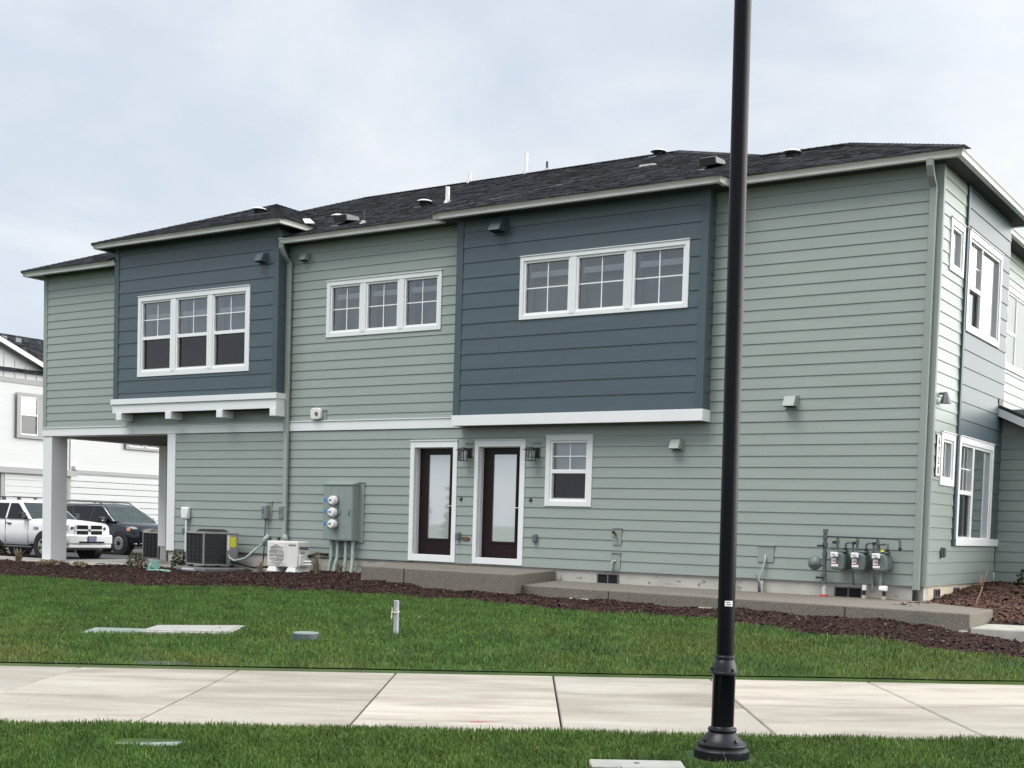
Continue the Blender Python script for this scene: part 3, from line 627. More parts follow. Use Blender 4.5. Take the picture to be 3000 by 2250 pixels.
# bay skirts
def skirt(par, X, Y, z0, z1, p):
    mb = MB(); mb.box(X[0] - p, X[1] + p, Y - p, Y, z0, z1); mb.box(X[1], X[1] + p, Y + .001, -.03, z0, z1); mb.box(X[0] - p, X[0], Y + .001, -.03, z0, z1); return obj('skirt', mb, 'white_trim', par, bevel=.004)
skirt(b1, B1X, B1Y, 3.135, 3.252, .072); skirt(b1, B1X, B1Y, 2.945, 3.134, .042)
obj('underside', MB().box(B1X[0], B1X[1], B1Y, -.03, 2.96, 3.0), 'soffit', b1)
for x in (-17.83, -16.235, -14.68, -13.155):
    obj('corbel', MB().box(x, x + .175, B1Y - .055, -.03, 2.79, 2.944), 'white_trim', b1, bevel=.006)
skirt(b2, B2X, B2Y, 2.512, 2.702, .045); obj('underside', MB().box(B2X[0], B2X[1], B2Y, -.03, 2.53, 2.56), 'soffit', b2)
# --- windows
window(F0, WMID, [(-11.857, -11.155), (-10.938, -10.216), (-9.997, -9.270)], (4.46, 5.30), blind=5.13)
window(front(B1Y), WB1, [(-17.03, -16.16), (-15.93, -15.04), (-14.82, -13.93)], (3.87, 5.30), meet=4.545, blind=5.02)
window(front(B2Y), WB2, [(-7.10, -6.23), (-6.022, -5.144), (-4.934, -4.046)], (4.455, 5.318), blind=5.13)
wgf = window(F0, WGF, [(-6.618, -5.927)], (1.223, 2.202), meet=1.705, ret=False, room='room_dark')
obj('blind', MB().fbox(F0, -6.60, -5.94, -.12, -.11, 1.72, 2.2), 'blind', wgf)
window(FS, SS, [(.565, 1.06)], (1.672, 2.195), grid=False, ret=False, room='far_room')
window(sidew(.03), SB, [(1.485, 2.24), (2.335, 3.395)], (.755, 2.20), meet=1.47, slider=1, ret=False, room='far_room')
window(FS, US, [(.56, 1.07)], (4.89, 5.40), grid=False, ret=False, room='far_room')
window(sidew(.03), UB, [(1.49, 2.24), (2.30, 3.38)], (4.12, 5.40), meet=4.70, slider=1, ret=False, room='far_room')
window(FR, WR, [(6.19, 6.94), (7.0, 8.08)], (4.12, 5.40), meet=4.70, slider=1, ret=False, room='far_room')
# --- doors
def door(o, s0, s1, z0, z1, g):
    rec = .14
    gx0, gx1, gz0, gz1 = g
    mb = MB()
    for b in ((s0, gx0, z0, z1), (gx1, s1, z0, z1), (gx0, gx1, gz1, z1), (gx0, gx1, z0, gz0)): mb.box(b[0], b[1], rec, rec + .045, b[2], b[3])
    d = obj('door', mb, 'door_paint', HOUSE)
    mb = MB()
    for b in ((gx0 - .03, gx0 + .012, gz0 - .03, gz1 + .03), (gx1 - .012, gx1 + .03, gz0 - .03, gz1 + .03), (gx0 + .012, gx1 - .012, gz1 - .012, gz1 + .03), (gx0 + .012, gx1 - .012, gz0 - .03, gz0 + .012)): mb.box(b[0], b[1], rec - .012, rec - .0005, b[2], b[3])
    obj('glazing_bead', mb, 'door_paint', d, bevel=.004)
    obj('pane', MB().box(gx0, gx1, rec + .012, rec + .018, gz0, gz1), 'door_glass', d)
    k = obj('handle', MB().tube([(s1 - .06, rec - .001, z0 + .92), (s1 - .06, rec - .05, z0 + .92)], .012).tube([(s1 - .06, rec - .05, z0 + .92), (s1 - .17, rec - .055, z0 + .92)], .011).lathe([(.03, 0), (.03, -.012)], (s1 - .06, rec - .0005, z0 + .92), 14, 'y').lathe([(.028, 0), (.028, -.02)], (s1 - .06, rec - .0005, z0 + 1.10), 14, 'y'), 'chrome', d, smooth=40)
    for b in ((o[0], s0 + .004, o[2], o[3]), (s1 - .004, o[1], o[2], o[3]), (s0 + .004, s1 - .004, z1 - .004, o[3]), (s0 + .004, s1 - .004, o[2], z0)): obj('casing', MB().box(b[0], b[1], -.042, -.0005, b[2], b[3]), 'white_trim', d, bevel=.004)
    mb = MB().box(s0 - .04, s0 - .0005, 0, rec + .05, z0, z1).box(s1 + .0005, s1 + .04, 0, rec + .05, z0, z1).box(s0 - .04, s1 + .04, 0, rec + .05, z1 + .0005, z1 + .04)
    obj('jamb', mb, 'white_trim', d); obj('jamb_stop', MB().box(s0, s0 + .012, .05, rec - .002, z0, z1).box(s0 + .012, s1, .05, rec - .002, z1 - .012, z1), 'white_trim', d)
    obj('threshold', MB().box(s0, s1, .0, rec + .04, z0 - .03, z0 - .002), 'vent_grey', d)
    obj('drip_cap', MB().box(o[0] - .006, o[1] + .006, -.058, -.0005, o[3], o[3] + .014), 'white_trim', d)
    obj('backing', MB().box(s0, s1, rec + .05, rec + .06, z0, z1), 'void', d)
    obj('latch_plate', MB().box(s1 - .012, s1 - .002, rec - .06, rec - .03, z0 + .85, z0 + .95).box(s1 - .012, s1 - .002, rec - .06, rec - .03, z0 + 1.06, z0 + 1.12), 'chrome', d)
door(D1, -9.69, -8.776, .14, 2.15, (-9.475, -8.955, .435, 2.03))
door(D2, -8.21, -7.284, .13, 2.152, (-7.99, -7.46, .42, 2.03))
# --- carport column, beam, ceiling
obj('column', MB().box(-20.85, -20.52, -.02, .42, -.42, BAND0 - .002), 'white_trim', HOUSE, bevel=.006)
obj('column', MB().box(-20.2, -19.91, 2.9, 3.2, -.06, 2.48), 'white_trim', HOUSE, bevel=.006); obj('plinth', MB().box(-20.13, -19.9, 2.92, 3.18, -.5, -.06), 'concrete_foundation', HOUSE)
obj('beam', MB().box(-20.85, -16.5, .001, .2, 2.494, 2.69).box(-20.85, -20.55, .421, 3.3, 2.494, 2.69), 'white_trim', HOUSE)
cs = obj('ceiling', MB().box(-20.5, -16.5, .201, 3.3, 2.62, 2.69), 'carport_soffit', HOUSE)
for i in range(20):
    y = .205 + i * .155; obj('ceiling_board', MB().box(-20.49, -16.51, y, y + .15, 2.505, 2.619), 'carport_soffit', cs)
obj('wall', MB().box(-19.9, -16.5, 3.0, 3.12, -.4, 2.5), 'green_trim', HOUSE)
# --- right-hand wing under the shed roof
wing = obj('wall', MB().box(.0345, 3.2, 4.115, 4.2, 0, 3.0), 'green_trim', HOUSE)
planks(wing, 'front', 4.114, .036, 3.2, 0, 2.86, E1, 0, [], 'green_siding')
sh = .46
mb = MB(); mb.prism([(-.02, 3.8, 3.09), (-.02, 3.8, 3.02), (2.6, 3.8, 3.02 - sh * 2.62), (2.6, 3.8, 3.09 - sh * 2.62)], (0, 5.5, 0))
shed = obj('shed_roof', mb, 'roof_deck', HOUSE)
obj('rake_board', MB().prism([(-.02, 3.78, 3.03), (-.02, 3.78, 2.895), (2.58, 3.78, 2.895 - sh * 2.6), (2.58, 3.78, 3.03 - sh * 2.6)], (0, .02, 0)), 'white_trim', shed)
obj('flashing', MB().box(.0, .06, 3.76, 4.05, 3.04, 3.17), 'black_metal', shed)

# ------------------------------------------------------------------ roofs
PITCHR = 0.417; OV = 0.383; EZ = 6.315
def shingles(parent, eave_a, eave_b, up, bounds, course=0.142, skip=None):
    """tabs laid in courses over one roof plane; bounds(v) -> (u0, u1) run of the plane at distance v up the slope"""
    a = Vector(eave_a); d = (Vector(eave_b) - a).normalized(); upv = Vector(up).normalized(); nrm = d.cross(upv).normalized()
    if nrm.z < 0: nrm = -nrm
    vs = []; fs = []; v = -0.03; row = 0
    while True:
        rng = bounds(max(v, 0.0) + course * .5)
        if rng is None: break
        u, ue = rng; u -= R.uniform(0, .12)
        while u < ue:
            w = R.choice((.10, .14, .18, .24, .30)) ; u2 = min(u + w, ue); lift = R.choice((.006, .012, .017))
            if u2 - max(u, rng[0]) > .01 and not (skip and v < skip[2] and u2 > skip[0] and u < skip[1]):
                uu = max(u, rng[0]); o = len(vs); dv = R.uniform(-.004, .004)
                for (p, q, h) in ((uu, v + dv, lift), (u2, v + dv, lift), (u2, v + course + .02, lift * .3), (uu, v + course + .02, lift * .3), (uu, v + dv, -.004), (u2, v + dv, -.004)):
                    vs.append(a + d * p + upv * q + nrm * h)
                fs += [(o, o + 1, o + 2, o + 3), (o + 4, o + 5, o + 1, o)]
            u = u2 + .001
        v += course; row += 1
        if row > 90: break
    return fast_mesh('shingles', np.array([tuple(p) for p in vs]), np.array(fs), 'shingle', parent, kind='stuff')
def plane_z(y): return EZ + PITCHR * (y + OV)
UPY = (0, 1, PITCHR); SL = math.sqrt(1 + PITCHR ** 2)
XL, XR_ = -20.85 - OV, OV; RY, SY = 5.25, 2.05
X1 = -7.02; XP2 = -2.2; XV = -3.75; XL1 = XL + (RY + OV)
mb = MB()
z2, zr = plane_z(SY), plane_z(RY); e_ = -.02
pts = [(XL, -OV, EZ), (XR_, -OV, EZ), (XP2, SY, z2), (XV, SY, z2), (X1, RY, zr), (XL1, RY, zr)]
yk = .03; zk = plane_z(yk); xl_ = XL + (yk + OV) * (XL1 - XL) / (RY + OV); xr_ = XR_ + (XP2 - XR_) * (yk + OV) / (SY + OV)
for q_ in ([(XL, -OV, EZ), (B1X[0], -OV, EZ), (B1X[0], yk, zk), (xl_, yk, zk)], [(B1X[1], -OV, EZ), (XR_, -OV, EZ), (xr_, yk, zk), (B1X[1], yk, zk)], [(xl_, yk, zk), (xr_, yk, zk)] + pts[2:]):
    mb.add([(x, y, z + e_) for x, y, z in q_], [tuple(range(len(q_)))])
# the planes on the far sides
yb = 11 + OV
mb.add([(x, y, z + e_) for x, y, z in [(XR_, -OV, EZ), (XR_, 4.1 + OV, EZ), (XP2, SY, z2)]], [(0, 1, 2)])
mb.add([(x, y, z + e_) for x, y, z in [(XR_, 4.1 + OV, EZ), (-.085, 4.1 + OV, EZ), (XV, SY, z2), (XP2, SY, z2)]], [(0, 1, 2, 3)])
mb.add([(x, y, z + e_) for x, y, z in [(-.085, 4.1 + OV, EZ), (-.085, yb, EZ), (X1, RY + .2, zr), (X1, RY, zr), (XV, SY, z2)]], [(0, 1, 2, 3, 4)])
mb.add([(x, y, z + e_) for x, y, z in [(XL, -OV, EZ), (XL1, RY, zr), (XL1, RY + .2, zr), (XL, yb, EZ)]], [(0, 1, 2, 3)])
mb.add([(x, y, z + e_) for x, y, z in [(XL, yb, EZ), (XL1, RY + .2, zr), (X1, RY + .2, zr), (-.085, yb, EZ)]], [(0, 1, 2, 3)])
mb.add([(x, y, z + e_) for x, y, z in [(XL1, RY, zr), (X1, RY, zr), (X1, RY + .2, zr), (XL1, RY + .2, zr)]], [(0, 1, 2, 3)])
roof = obj('roof', mb, 'roof_deck', HOUSE, recalc=False)
def bmain(v):
    y = -OV + v / SL
    if y > RY: return None
    l = XL + (y + OV) * (XL1 - XL) / (RY + OV)
    if y <= SY: r = XR_ + (XP2 - XR_) * (y + OV) / (SY + OV)
    else: r = XV + (X1 - XV) * (y - SY) / (RY - SY)
    return (l - XL, r - XL)
shingles(roof, (XL, -OV, EZ), (XR_, -OV, EZ), UPY, bmain, skip=(B1X[0] - XL, B1X[1] - XL, .42))
def caps(parent, a, b, w=.13):
    a, b = Vector(a), Vector(b); L_ = (b - a).length; d = (b - a) / L_; sd = d.cross(Vector((0, 0, 1))).normalized(); mb = MB(); k = 0
    while k * .14 < L_ - .02:
        p = a + d * (k * .14); q = a + d * min((k + 1) * .14 + .05, L_); h0, h1 = .012, .024
        mb.add([p + sd * w + Vector((0, 0, -.03)), p + Vector((0, 0, h1)), p - sd * w + Vector((0, 0, -.03)), q + sd * w + Vector((0, 0, -.04)), q + Vector((0, 0, h0)), q - sd * w + Vector((0, 0, -.04))], [(0, 1, 4, 3), (1, 2, 5, 4), (0, 2, 1)]); k += 1
    obj('ridge_caps', mb, 'shingle', parent, kind='stuff')
caps(roof, (XR_, -OV, EZ + .01), (XP2, SY, z2 + .01)); caps(roof, (XV, SY, z2 + .01), (XP2, SY, z2 + .01)); caps(roof, (X1, RY, zr + .01), (XV, SY, z2 + .01)); caps(roof, (XL1, RY, zr + .01), (X1, RY, zr + .01)); caps(roof, (XL, -OV, EZ + .01), (XL1, RY, zr + .01))
def bay_roof(x0, x1, y0, ez, py, back):
    xm = (x0 + x1) / 2; half = (x1 - x0) / 2; pz = ez + PITCHR * (py - y0)
    mb = MB(); e = -.015
    mb.add([(x0, y0, ez + e), (x1, y0, ez + e), (xm, py, pz + e)], [(0, 1, 2)]); mb.add([(x1, y0, ez + e), (x1, back, ez + e), (xm, back + half, pz + e), (xm, py, pz + e)], [(0, 1, 2, 3)]); mb.add([(x0, y0, ez + e), (xm, py, pz + e), (xm, back + half, pz + e), (x0, back, ez + e)], [(0, 1, 2, 3)])
    r = obj('roof', mb, 'roof_deck', HOUSE, recalc=False); H = py - y0
    shingles(r, (x0, y0, ez), (x1, y0, ez), UPY, lambda v: None if v / SL > H - .05 else (half * (v / SL) / H, (x1 - x0) - half * (v / SL) / H))
    caps(r, (x0, y0, ez), (xm, py, pz)); caps(r, (x1, y0, ez), (xm, py, pz))
    return r, xm, pz
r1, xm1, pz1 = bay_roof(B1X[0] - OV, B1X[1] + OV, B1Y - OV, 6.63, 2.08, .9)
def right_plane(r, x1, y0, ez, xm, py, L_):
    h = x1 - xm; s2 = math.hypot(h, PITCHR * (py - y0))
    shingles(r, (x1, y0, ez), (x1, y0 + L_, ez), (-h, 0, PITCHR * (py - y0)), lambda v: None if v > s2 - .05 else ((py - y0) * v / s2, L_ + (py - y0) * v / s2))
right_plane(r1, B1X[1] + OV, B1Y - OV, 6.63, xm1, 2.08, 1.9); caps(r1, (xm1, 2.08, pz1), (xm1, 4.5, pz1))
r2, xm2, pz2 = bay_roof(B2X[0] - OV + .01, B2X[1] + OV, B2Y - OV, 6.308, 2.18, -.10)
right_plane(r2, B2X[1] + OV, B2Y - OV, 6.308, xm2, 2.18, .55)
# gutters (K profile) and soffits
def gutter(path, zt, par=roof):
    prof = [(-.11, zt - .108), (-.030, zt - .108), (-.026, zt - .060), (-.014, zt - .040), (-.004, zt - .034), (0, zt - .030), (0, zt - .006), (-.005, zt), (-.016, zt), (-.016, zt - .02), (-.03, zt - .045), (-.11, zt - .045)]
    obj('gutter', MB().sweep(path, prof), 'gutter_paint', par)
g = EZ
gutter([(XL, 4), (XL, -OV), (B1X[0] - .035, -OV)], g); gutter([(B1X[1] + .04, -OV), (B2X[0] - OV + .06, -OV)], g); gutter([(B2X[1] + OV - .06, -OV), (XR_, -OV), (XR_, 4.1 + OV), (-.03, 4.1 + OV)], g)
gutter([(B1X[0] - OV, .6), (B1X[0] - OV, B1Y - OV), (B1X[1] + OV, B1Y - OV), (B1X[1] + OV, .30)], 6.63, r1)
gutter([(B2X[0] - OV + .01, -.36), (B2X[0] - OV + .01, B2Y - OV), (B2X[1] + OV, B2Y - OV), (B2X[1] + OV, -.36)], 6.308, r2)
gutter([(-.085, 4.1 + OV + .2), (-.085, yb)], g)
SZ = EZ - .10
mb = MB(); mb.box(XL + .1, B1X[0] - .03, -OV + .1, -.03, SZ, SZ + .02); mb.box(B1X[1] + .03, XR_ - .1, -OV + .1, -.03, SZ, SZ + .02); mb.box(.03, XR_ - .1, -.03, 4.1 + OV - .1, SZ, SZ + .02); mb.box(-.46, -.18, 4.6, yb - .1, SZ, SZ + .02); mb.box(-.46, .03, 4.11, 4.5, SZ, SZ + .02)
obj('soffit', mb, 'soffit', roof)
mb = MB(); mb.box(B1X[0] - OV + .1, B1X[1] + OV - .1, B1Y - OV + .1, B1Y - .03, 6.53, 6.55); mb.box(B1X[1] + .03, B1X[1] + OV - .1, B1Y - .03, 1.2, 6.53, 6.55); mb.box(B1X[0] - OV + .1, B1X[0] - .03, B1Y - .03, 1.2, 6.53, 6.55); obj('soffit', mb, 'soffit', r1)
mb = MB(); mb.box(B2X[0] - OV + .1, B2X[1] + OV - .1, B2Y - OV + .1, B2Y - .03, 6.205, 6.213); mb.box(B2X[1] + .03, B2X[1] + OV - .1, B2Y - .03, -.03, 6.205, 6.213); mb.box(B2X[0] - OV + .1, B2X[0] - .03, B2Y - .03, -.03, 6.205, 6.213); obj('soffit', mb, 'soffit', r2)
# cheek wall of the taller bay above the main roof, its valley flashing
obj('cheek', MB().box(B1X[1] - .1, B1X[1] - .001, .001, 1.6, 6.0, 6.6).box(B1X[0] + .001, B1X[0] + .1, .001, 1.6, 6.0, 6.6), 'blue_trim', b1)
vf = Vector((B1X[1] + OV - .02, .28, 0)); mb = MB()
q_ = [Vector((-12.60, .10, 6.665)), Vector((-13.5, .95, 7.03))]; sd = Vector((.085, .05, .0)); mb.add([q_[0] - sd, q_[0] + sd, q_[1] + sd * .8, q_[1] - sd * .8], [(0, 1, 2, 3)]); mb.add([tuple(Vector(p) - Vector((0, 0, .004))) for p in mb.v], [(3, 2, 1, 0)]); obj('flashing', mb, 'plastic_white', r1, recalc=False)
# roof vents and pipes
def turtle(x, y, zf=plane_z):
    z = zf(y); v = obj('roof_vent', MB().lathe([(.0, .115), (.10, .112), (.145, .095), (.165, .072), (.145, .068), (.0, .068)], (x, y, z), 20), 'gutter_paint', roof, smooth=50)
    obj('collar', MB().lathe([(.10, -.06), (.10, .07)], (x, y, z), 16), 'void', v)
    obj('flange', MB().box(x - .13, x + .06, y - .20, y - .17, z - .080, z - .066), 'galvanised', v)
def sqvent(x, y, zf=plane_z):
    z = zf(y); mb = MB().hexa([(x - .17, y - .16, z + .02), (x + .17, y - .16, z + .02), (x + .17, y + .24, z + .09), (x - .17, y + .24, z + .09), (x - .15, y - .16, z + .15), (x + .15, y - .16, z + .15), (x + .15, y + .22, z + .17), (x - .15, y + .22, z + .17)])
    v = obj('roof_vent', mb, 'pipe_grey', roof, bevel=.01); obj('opening', MB().box(x - .15, x + .15, y - .175, y - .162, z + .0, z + .13), 'void', v); obj('flange', MB().box(x - .18, x - .02, y - .25, y - .20, z - .092, z - .075), 'galvanised', v)
def pipe(x, y, h, r, m, zf=plane_z):
    z = zf(y); p = obj('vent_pipe', MB().lathe([(r, -.08), (r, h), (r * .8, h), (r * .8, h - .05)], (x, y, z), 14), m, roof, smooth=40)
    obj('boot', MB().lathe([(.10, -.035), (.09, -.015), (r + .02, .03), (r + .010, .05)], (x, y, z), 16), 'galvanised', p)
turtle(-12.87, 1.25); sqvent(-11.96, .45); pipe(-11.2, .10, .27, .028, 'black_metal'); turtle(-10.97, 1.72); pipe(-10.39, 1.72, .31, .045, 'plastic_white'); pipe(-12.4, RY - .05, .24, .045, 'plastic_white'); pipe(-10.85, RY - .03, .47, .042, 'plastic_white')
turtle(-7.45, RY - .12); sqvent(-4.40, 1.36); turtle(-2.9, 1.30); pipe(-10.4, RY + .15, .20, .026, 'black_metal')
turtle(-14.55, .62, lambda y: 6.63 + PITCHR * (y - (B1Y - OV)))
obj('ridge_flashing', MB().hexa([(xm2 - .14, 2.05, pz2 - .05), (xm2 + .20, 2.05, pz2 - .05), (xm2 + .20, 2.2, pz2), (xm2 - .14, 2.2, pz2), (xm2 - .10, 2.06, pz2 - .0), (xm2 + .16, 2.06, pz2 + .0), (xm2 + .16, 2.2, pz2 + .03), (xm2 - .10, 2.2, pz2 + .03)]), 'galvanised', r2, bevel=.01)
# downspouts
def downspout(x, ztop, y_g, zb, m, w=.045, strap=True):
    pts = [(x, y_g + .055, ztop), (x, y_g + .06, ztop - .10), (x, (y_g - .09) / 2, ztop - .24), (x, -.085, ztop - .36), (x, -.085, ztop - .5), (x, -.085, zb)]
    vs = []; fs = []; d = .032
    for i, p in enumerate(pts):
        for sx, sy in ((-w, -d), (w, -d), (w, d), (-w, d)): vs.append((p[0] + sx, p[1] + sy, p[2]))
    for i in range(len(pts) - 1):
        for k in range(4): fs.append((i * 4 + k, i * 4 + (k + 1) % 4, (i + 1) * 4 + (k + 1) % 4, (i + 1) * 4 + k))
    fs += [(0, 1, 2, 3), (len(vs) - 4, len(vs) - 3, len(vs) - 2, len(vs) - 1)]
    return obj('downspout', MB().add(vs, fs), m, HOUSE, bevel=.008)
mat('spout_tan', (0.315, 0.345, 0.305), 0.45)
downspout(-12.955, EZ - .09, -OV, -.05, 'spout_tan', .055); o = downspout(-.105, EZ - .09, -OV, -.06, 'green_trim', .052)
obj('adaptor', MB().lathe([(.05, -.30), (.05, -.05)], (-.105, -.085, 0), 12), 'black_metal', o)
# exhaust hoods
def hood(x, y, z, s, m, F=None):
    mb = MB().box(x - s * .6, x + s * .6, y - .02, y - .0005, z - s * .6, z + s * .6); h = obj('exhaust_hood', mb, m, HOUSE, bevel=.004)
    mb = MB().hexa([(x - s * .5, y - s * 1.0, z - s * .42), (x + s * .5, y - s * 1.0, z - s * .42), (x + s * .5, y - .02, z - s * .42), (x - s * .5, y - .02, z - s * .42), (x - s * .5, y - s * .55, z + s * .45), (x + s * .5, y - s * .55, z + s * .45), (x + s * .5, y - .02, z + s * .5), (x - s * .5, y - .02, z + s * .5)])
    obj('cowl', mb, m, h, bevel=.006); obj('opening', MB().box(x - s * .42, x + s * .42, y - s * .9, y - .021, z - s * .47, z - s * .425), 'void', h)
hood(-13.42, B1Y - .027, 5.95, .19, 'blue_trim'); hood(-7.66, B2Y - .027, 6.01, .24, 'blue_trim'); hood(-12.55, -.027, 5.95, .16, 'green_trim'); hood(-4.16, -.027, 2.15, .18, 'green_trim'); hood(-2.19, -.027, 2.80, .19, 'green_trim')

# ------------------------------------------------------------------ stoop, walk and slabs
def flat_poly(name, pts, z1, z0, m, parent=None, bevel=.02, **kw):
    mb = MB().prism([(x, y, z0) for x, y in pts], (0, 0, z1 - z0)); return obj(name, mb, m, parent, bevel=bevel, **kw)
def lerp2(a, b, f): return (a[0] + (b[0] - a[0]) * f, a[1] + (b[1] - a[1]) * f)
stoop = thing('stoop', (-8, -1.1, -.6), 'raised exposed aggregate concrete landing below the two maroon doors', 'stoop')
FLp, FRp, BLp, BRp = (-9.15, -2.14), (-5.76, -2.38), (-9.95, .014), (-6.5, .014); f = .30
jl, jb = lerp2(FLp, FRp, f), lerp2(BLp, BRp, f)
flat_poly('concrete_section', [FLp, lerp2(FLp, FRp, f - .002), lerp2(BLp, BRp, f - .002), BLp], -.040, -.8, 'aggregate', stoop); flat_poly('concrete_section', [lerp2(FLp, FRp, f + .002), FRp, BRp, lerp2(BLp, BRp, f + .002)], -.040, -.8, 'aggregate', stoop)
walk = thing('walkway', (-2.5, -1.5, -.6), 'low exposed aggregate concrete walkway along the foundation, stepping down at its end', 'walkway')
wf = lambda x: -1.98 - (x + 6.04) * .081
xs = [-6.42, -4.2, -.36, 1.325]
for i, (a, b) in enumerate(zip(xs, xs[1:])):
    a2, b2_ = a + (.004 if i else 0), b - .004
    pts = [(a2, wf(a2)), (b2_, wf(b2_)), (b2_, .014 if i < 2 else -1.22), (a2, .014)]
    if i == 2: pts = [(a2, wf(a2)), (b2_, wf(b2_)), (b2_ - .03, -1.24), (.42, -.55), (.10, .0), (a2, .014)]
    flat_poly('concrete_section', pts, -.215, -.9, 'aggregate', walk)
flat_poly('concrete_section', [(1.329, -2.57), (3.6, -2.2), (3.6, -.75), (1.27, -1.0)], -.39, -1.0, 'slab_concrete', walk)
mb = MB()
for x, w_ in ((-4.9, .5), (-4.35, .12), (-2.6, .25), (-2.25, .12), (.7, .35), (1.2, .1)):
    mb.box(x, x + w_, wf(x + w_) - .012, wf(x) + .02, -.42 - (.06 if x > .3 else 0), -.372 - (.06 if x > .3 else 0))
obj('mortar_stain', mb, 'efflorescence', walk)
# carport slab, path and asphalt court behind
flat_poly('carport_slab', [(-20.95, -.30), (-16.52, -.28), (-16.52, 3.4), (-21.2, 3.4)], -.425, -.8, 'slab_concrete', None, kind='structure')
flat_poly('side_path', [(-34, -.10), (-20.955, -.28), (-20.955, .85), (-34, 1.2)], -.43, -.8, 'walk_concrete', None, kind='structure')
mb = MB().add([(-44.6, 2.0, -.74), (-27, 2.0, -.72), (-21, 2.0, -.47), (-16.4, 2.0, -.47), (-16.4, 60, -.47), (-21, 60, -.47), (-27, 60, -.60), (-44.6, 60, -.65)], [(0, 1, 6, 7), (1, 2, 5, 6), (2, 3, 4, 5)]); obj('parking_court', mb, 'asphalt', recalc=False, kind='structure')
mb = MB().add([(-44.6, 1.0, -.55), (-21.0, .8, -.46), (-21.3, 2.2, -.47), (-24.0, 2.6, -.56), (-44.6, 2.6, -.70)], [(0, 1, 2, 3, 4)]); obj('planting_strip', mb, 'mulch', recalc=False, kind='structure')
mb = MB().add([(-80, -30, -.62), (-15, -4, -.62), (-15, 2, -.60), (-80, 2, -.60)], [(0, 1, 2, 3)]); obj('side_lawn', mb, 'lawn_base', recalc=False, kind='structure')
# bed in the corner beside the side wall
xs_ = np.linspace(-.05, 4.2, 34); ys_ = np.linspace(-1.6, 4.2, 44); X_, Y_ = np.meshgrid(xs_, ys_, indexing='ij')
def nook_z(x, y):
    return -.245 + .055 * np.clip(y - .2, 0, 4) + .08 * np.exp(-((x - 1.1) ** 2 + (y - 2.2) ** 2) / 1.1) - .05 * np.clip(x - 1.3, 0, 3) - .10 * np.clip(-y - .2, 0, 2) * np.clip(x, 0, 1) + .012 * np.sin(x * 9) * np.sin(y * 8)
v = np.stack([X_, Y_, nook_z(X_, Y_)], -1).reshape(-1, 3); i, j = np.meshgrid(np.arange(33), np.arange(43), indexing='ij'); a = (i * 44 + j).ravel()
nook = fast_mesh('corner_bed', v, np.stack([a, a + 44, a + 45, a + 1], -1), 'mulch', kind='structure')
n = 16000; x = NR.uniform(.0, 4.0, n); y = NR.uniform(-1.5, 4.1, n); scatter_chips('mulch_chips', np.c_[x, y, nook_z(x, y) + NR.uniform(0, .03, n)], 'mulch_chip_brown', .03, .10, nook)

# ------------------------------------------------------------------ things on the wall
def wall_lantern(x, z, lab):
    t = thing('wall_lantern', (x, -.04, z), lab, 'lantern', 'porch lanterns beside the doors'); y = -.043
    obj('mounting_block', MB().box(x - .075, x + .085, -.030, -.0275, z - .06, z + .17), 'green_trim', t); obj('block_cap', MB().box(x - .085, x + .095, -.05, -.0275, z + .17, z + .185), 'green_trim', t)
    obj('backplate', MB().box(x + .005, x + .075, y - .012, -.0302, z - .09, z + .09), 'black_metal', t, bevel=.004)
    cx, cy = x - .01, y - .15
    obj('arm', MB().tube([(x + .03, y - .01, z + .06), (cx, cy, z + .085)], .011), 'black_metal', t)
    obj('roof', MB().add([(cx - .125, cy - .09, z + .035), (cx + .09, cy - .09, z + .035), (cx + .09, cy + .09, z + .035), (cx - .125, cy + .09, z + .035), (cx - .03, cy - .03, z + .085), (cx + .05, cy - .03, z + .085), (cx + .05, cy + .03, z + .085), (cx - .03, cy + .03, z + .085)], [(0, 3, 2, 1), (4, 5, 6, 7), (0, 1, 5, 4), (1, 2, 6, 5), (2, 3, 7, 6), (3, 0, 4, 7)]), 'black_metal', t)
    mb = MB(); r = .062
    for sx in (-1, 1):
        for sy in (-1, 1): mb.box(cx + sx * r - .006, cx + sx * r + .006, cy + sy * r - .006, cy + sy * r + .006, z - .155, z + .04)
    for zz_ in (-.155,):
        mb.box(cx - r + .006, cx + r - .006, cy - r - .006, cy - r + .006, z + zz_, z + zz_ + .012); mb.box(cx - r + .006, cx + r - .006, cy + r - .006, cy + r + .006, z + zz_, z + zz_ + .012)
        mb.box(cx - r - .006, cx - r + .006, cy - r + .006, cy + r - .006, z + zz_, z + zz_ + .012); mb.box(cx + r - .006, cx + r + .006, cy - r + .006, cy + r - .006, z + zz_, z + zz_ + .012)
    obj('cage', mb, 'black_metal', t)
    obj('glass', MB().box(cx - r + .008, cx + r - .008, cy - r + .008, cy + r - .008, z - .142, z + .03), 'lantern_glass', t)
    obj('bulb', MB().lathe([(.012, .03), (.014, -.02), (.028, -.06), (.018, -.09), (.001, -.10)], (cx, cy, z), 12), 'plastic_white', t, smooth=True)
wall_lantern(-8.43, 2.04, 'black box lantern on the siding between the two maroon doors'); wall_lantern(-6.95, 2.035, 'black box lantern between a maroon door and the small white window')
def doorbell(x, z, lab):
    t = thing('doorbell', (x, -.03, z), lab, 'doorbell', 'round door buttons'); obj('escutcheon', MB().lathe([(.034, 0), (.034, -.012), (.026, -.022)], (x, -.022, z), 18, 'y'), 'black_metal', t, smooth=40); obj('button', MB().lathe([(.013, 0), (.011, -.014)], (x + .004, -.044, z + .006), 12, 'y'), 'chrome', t, smooth=40)
doorbell(-8.58, 1.195, 'small black round door button between the two maroon doors'); doorbell(-7.045, 1.198, 'small black round door button below the lantern near the small window')
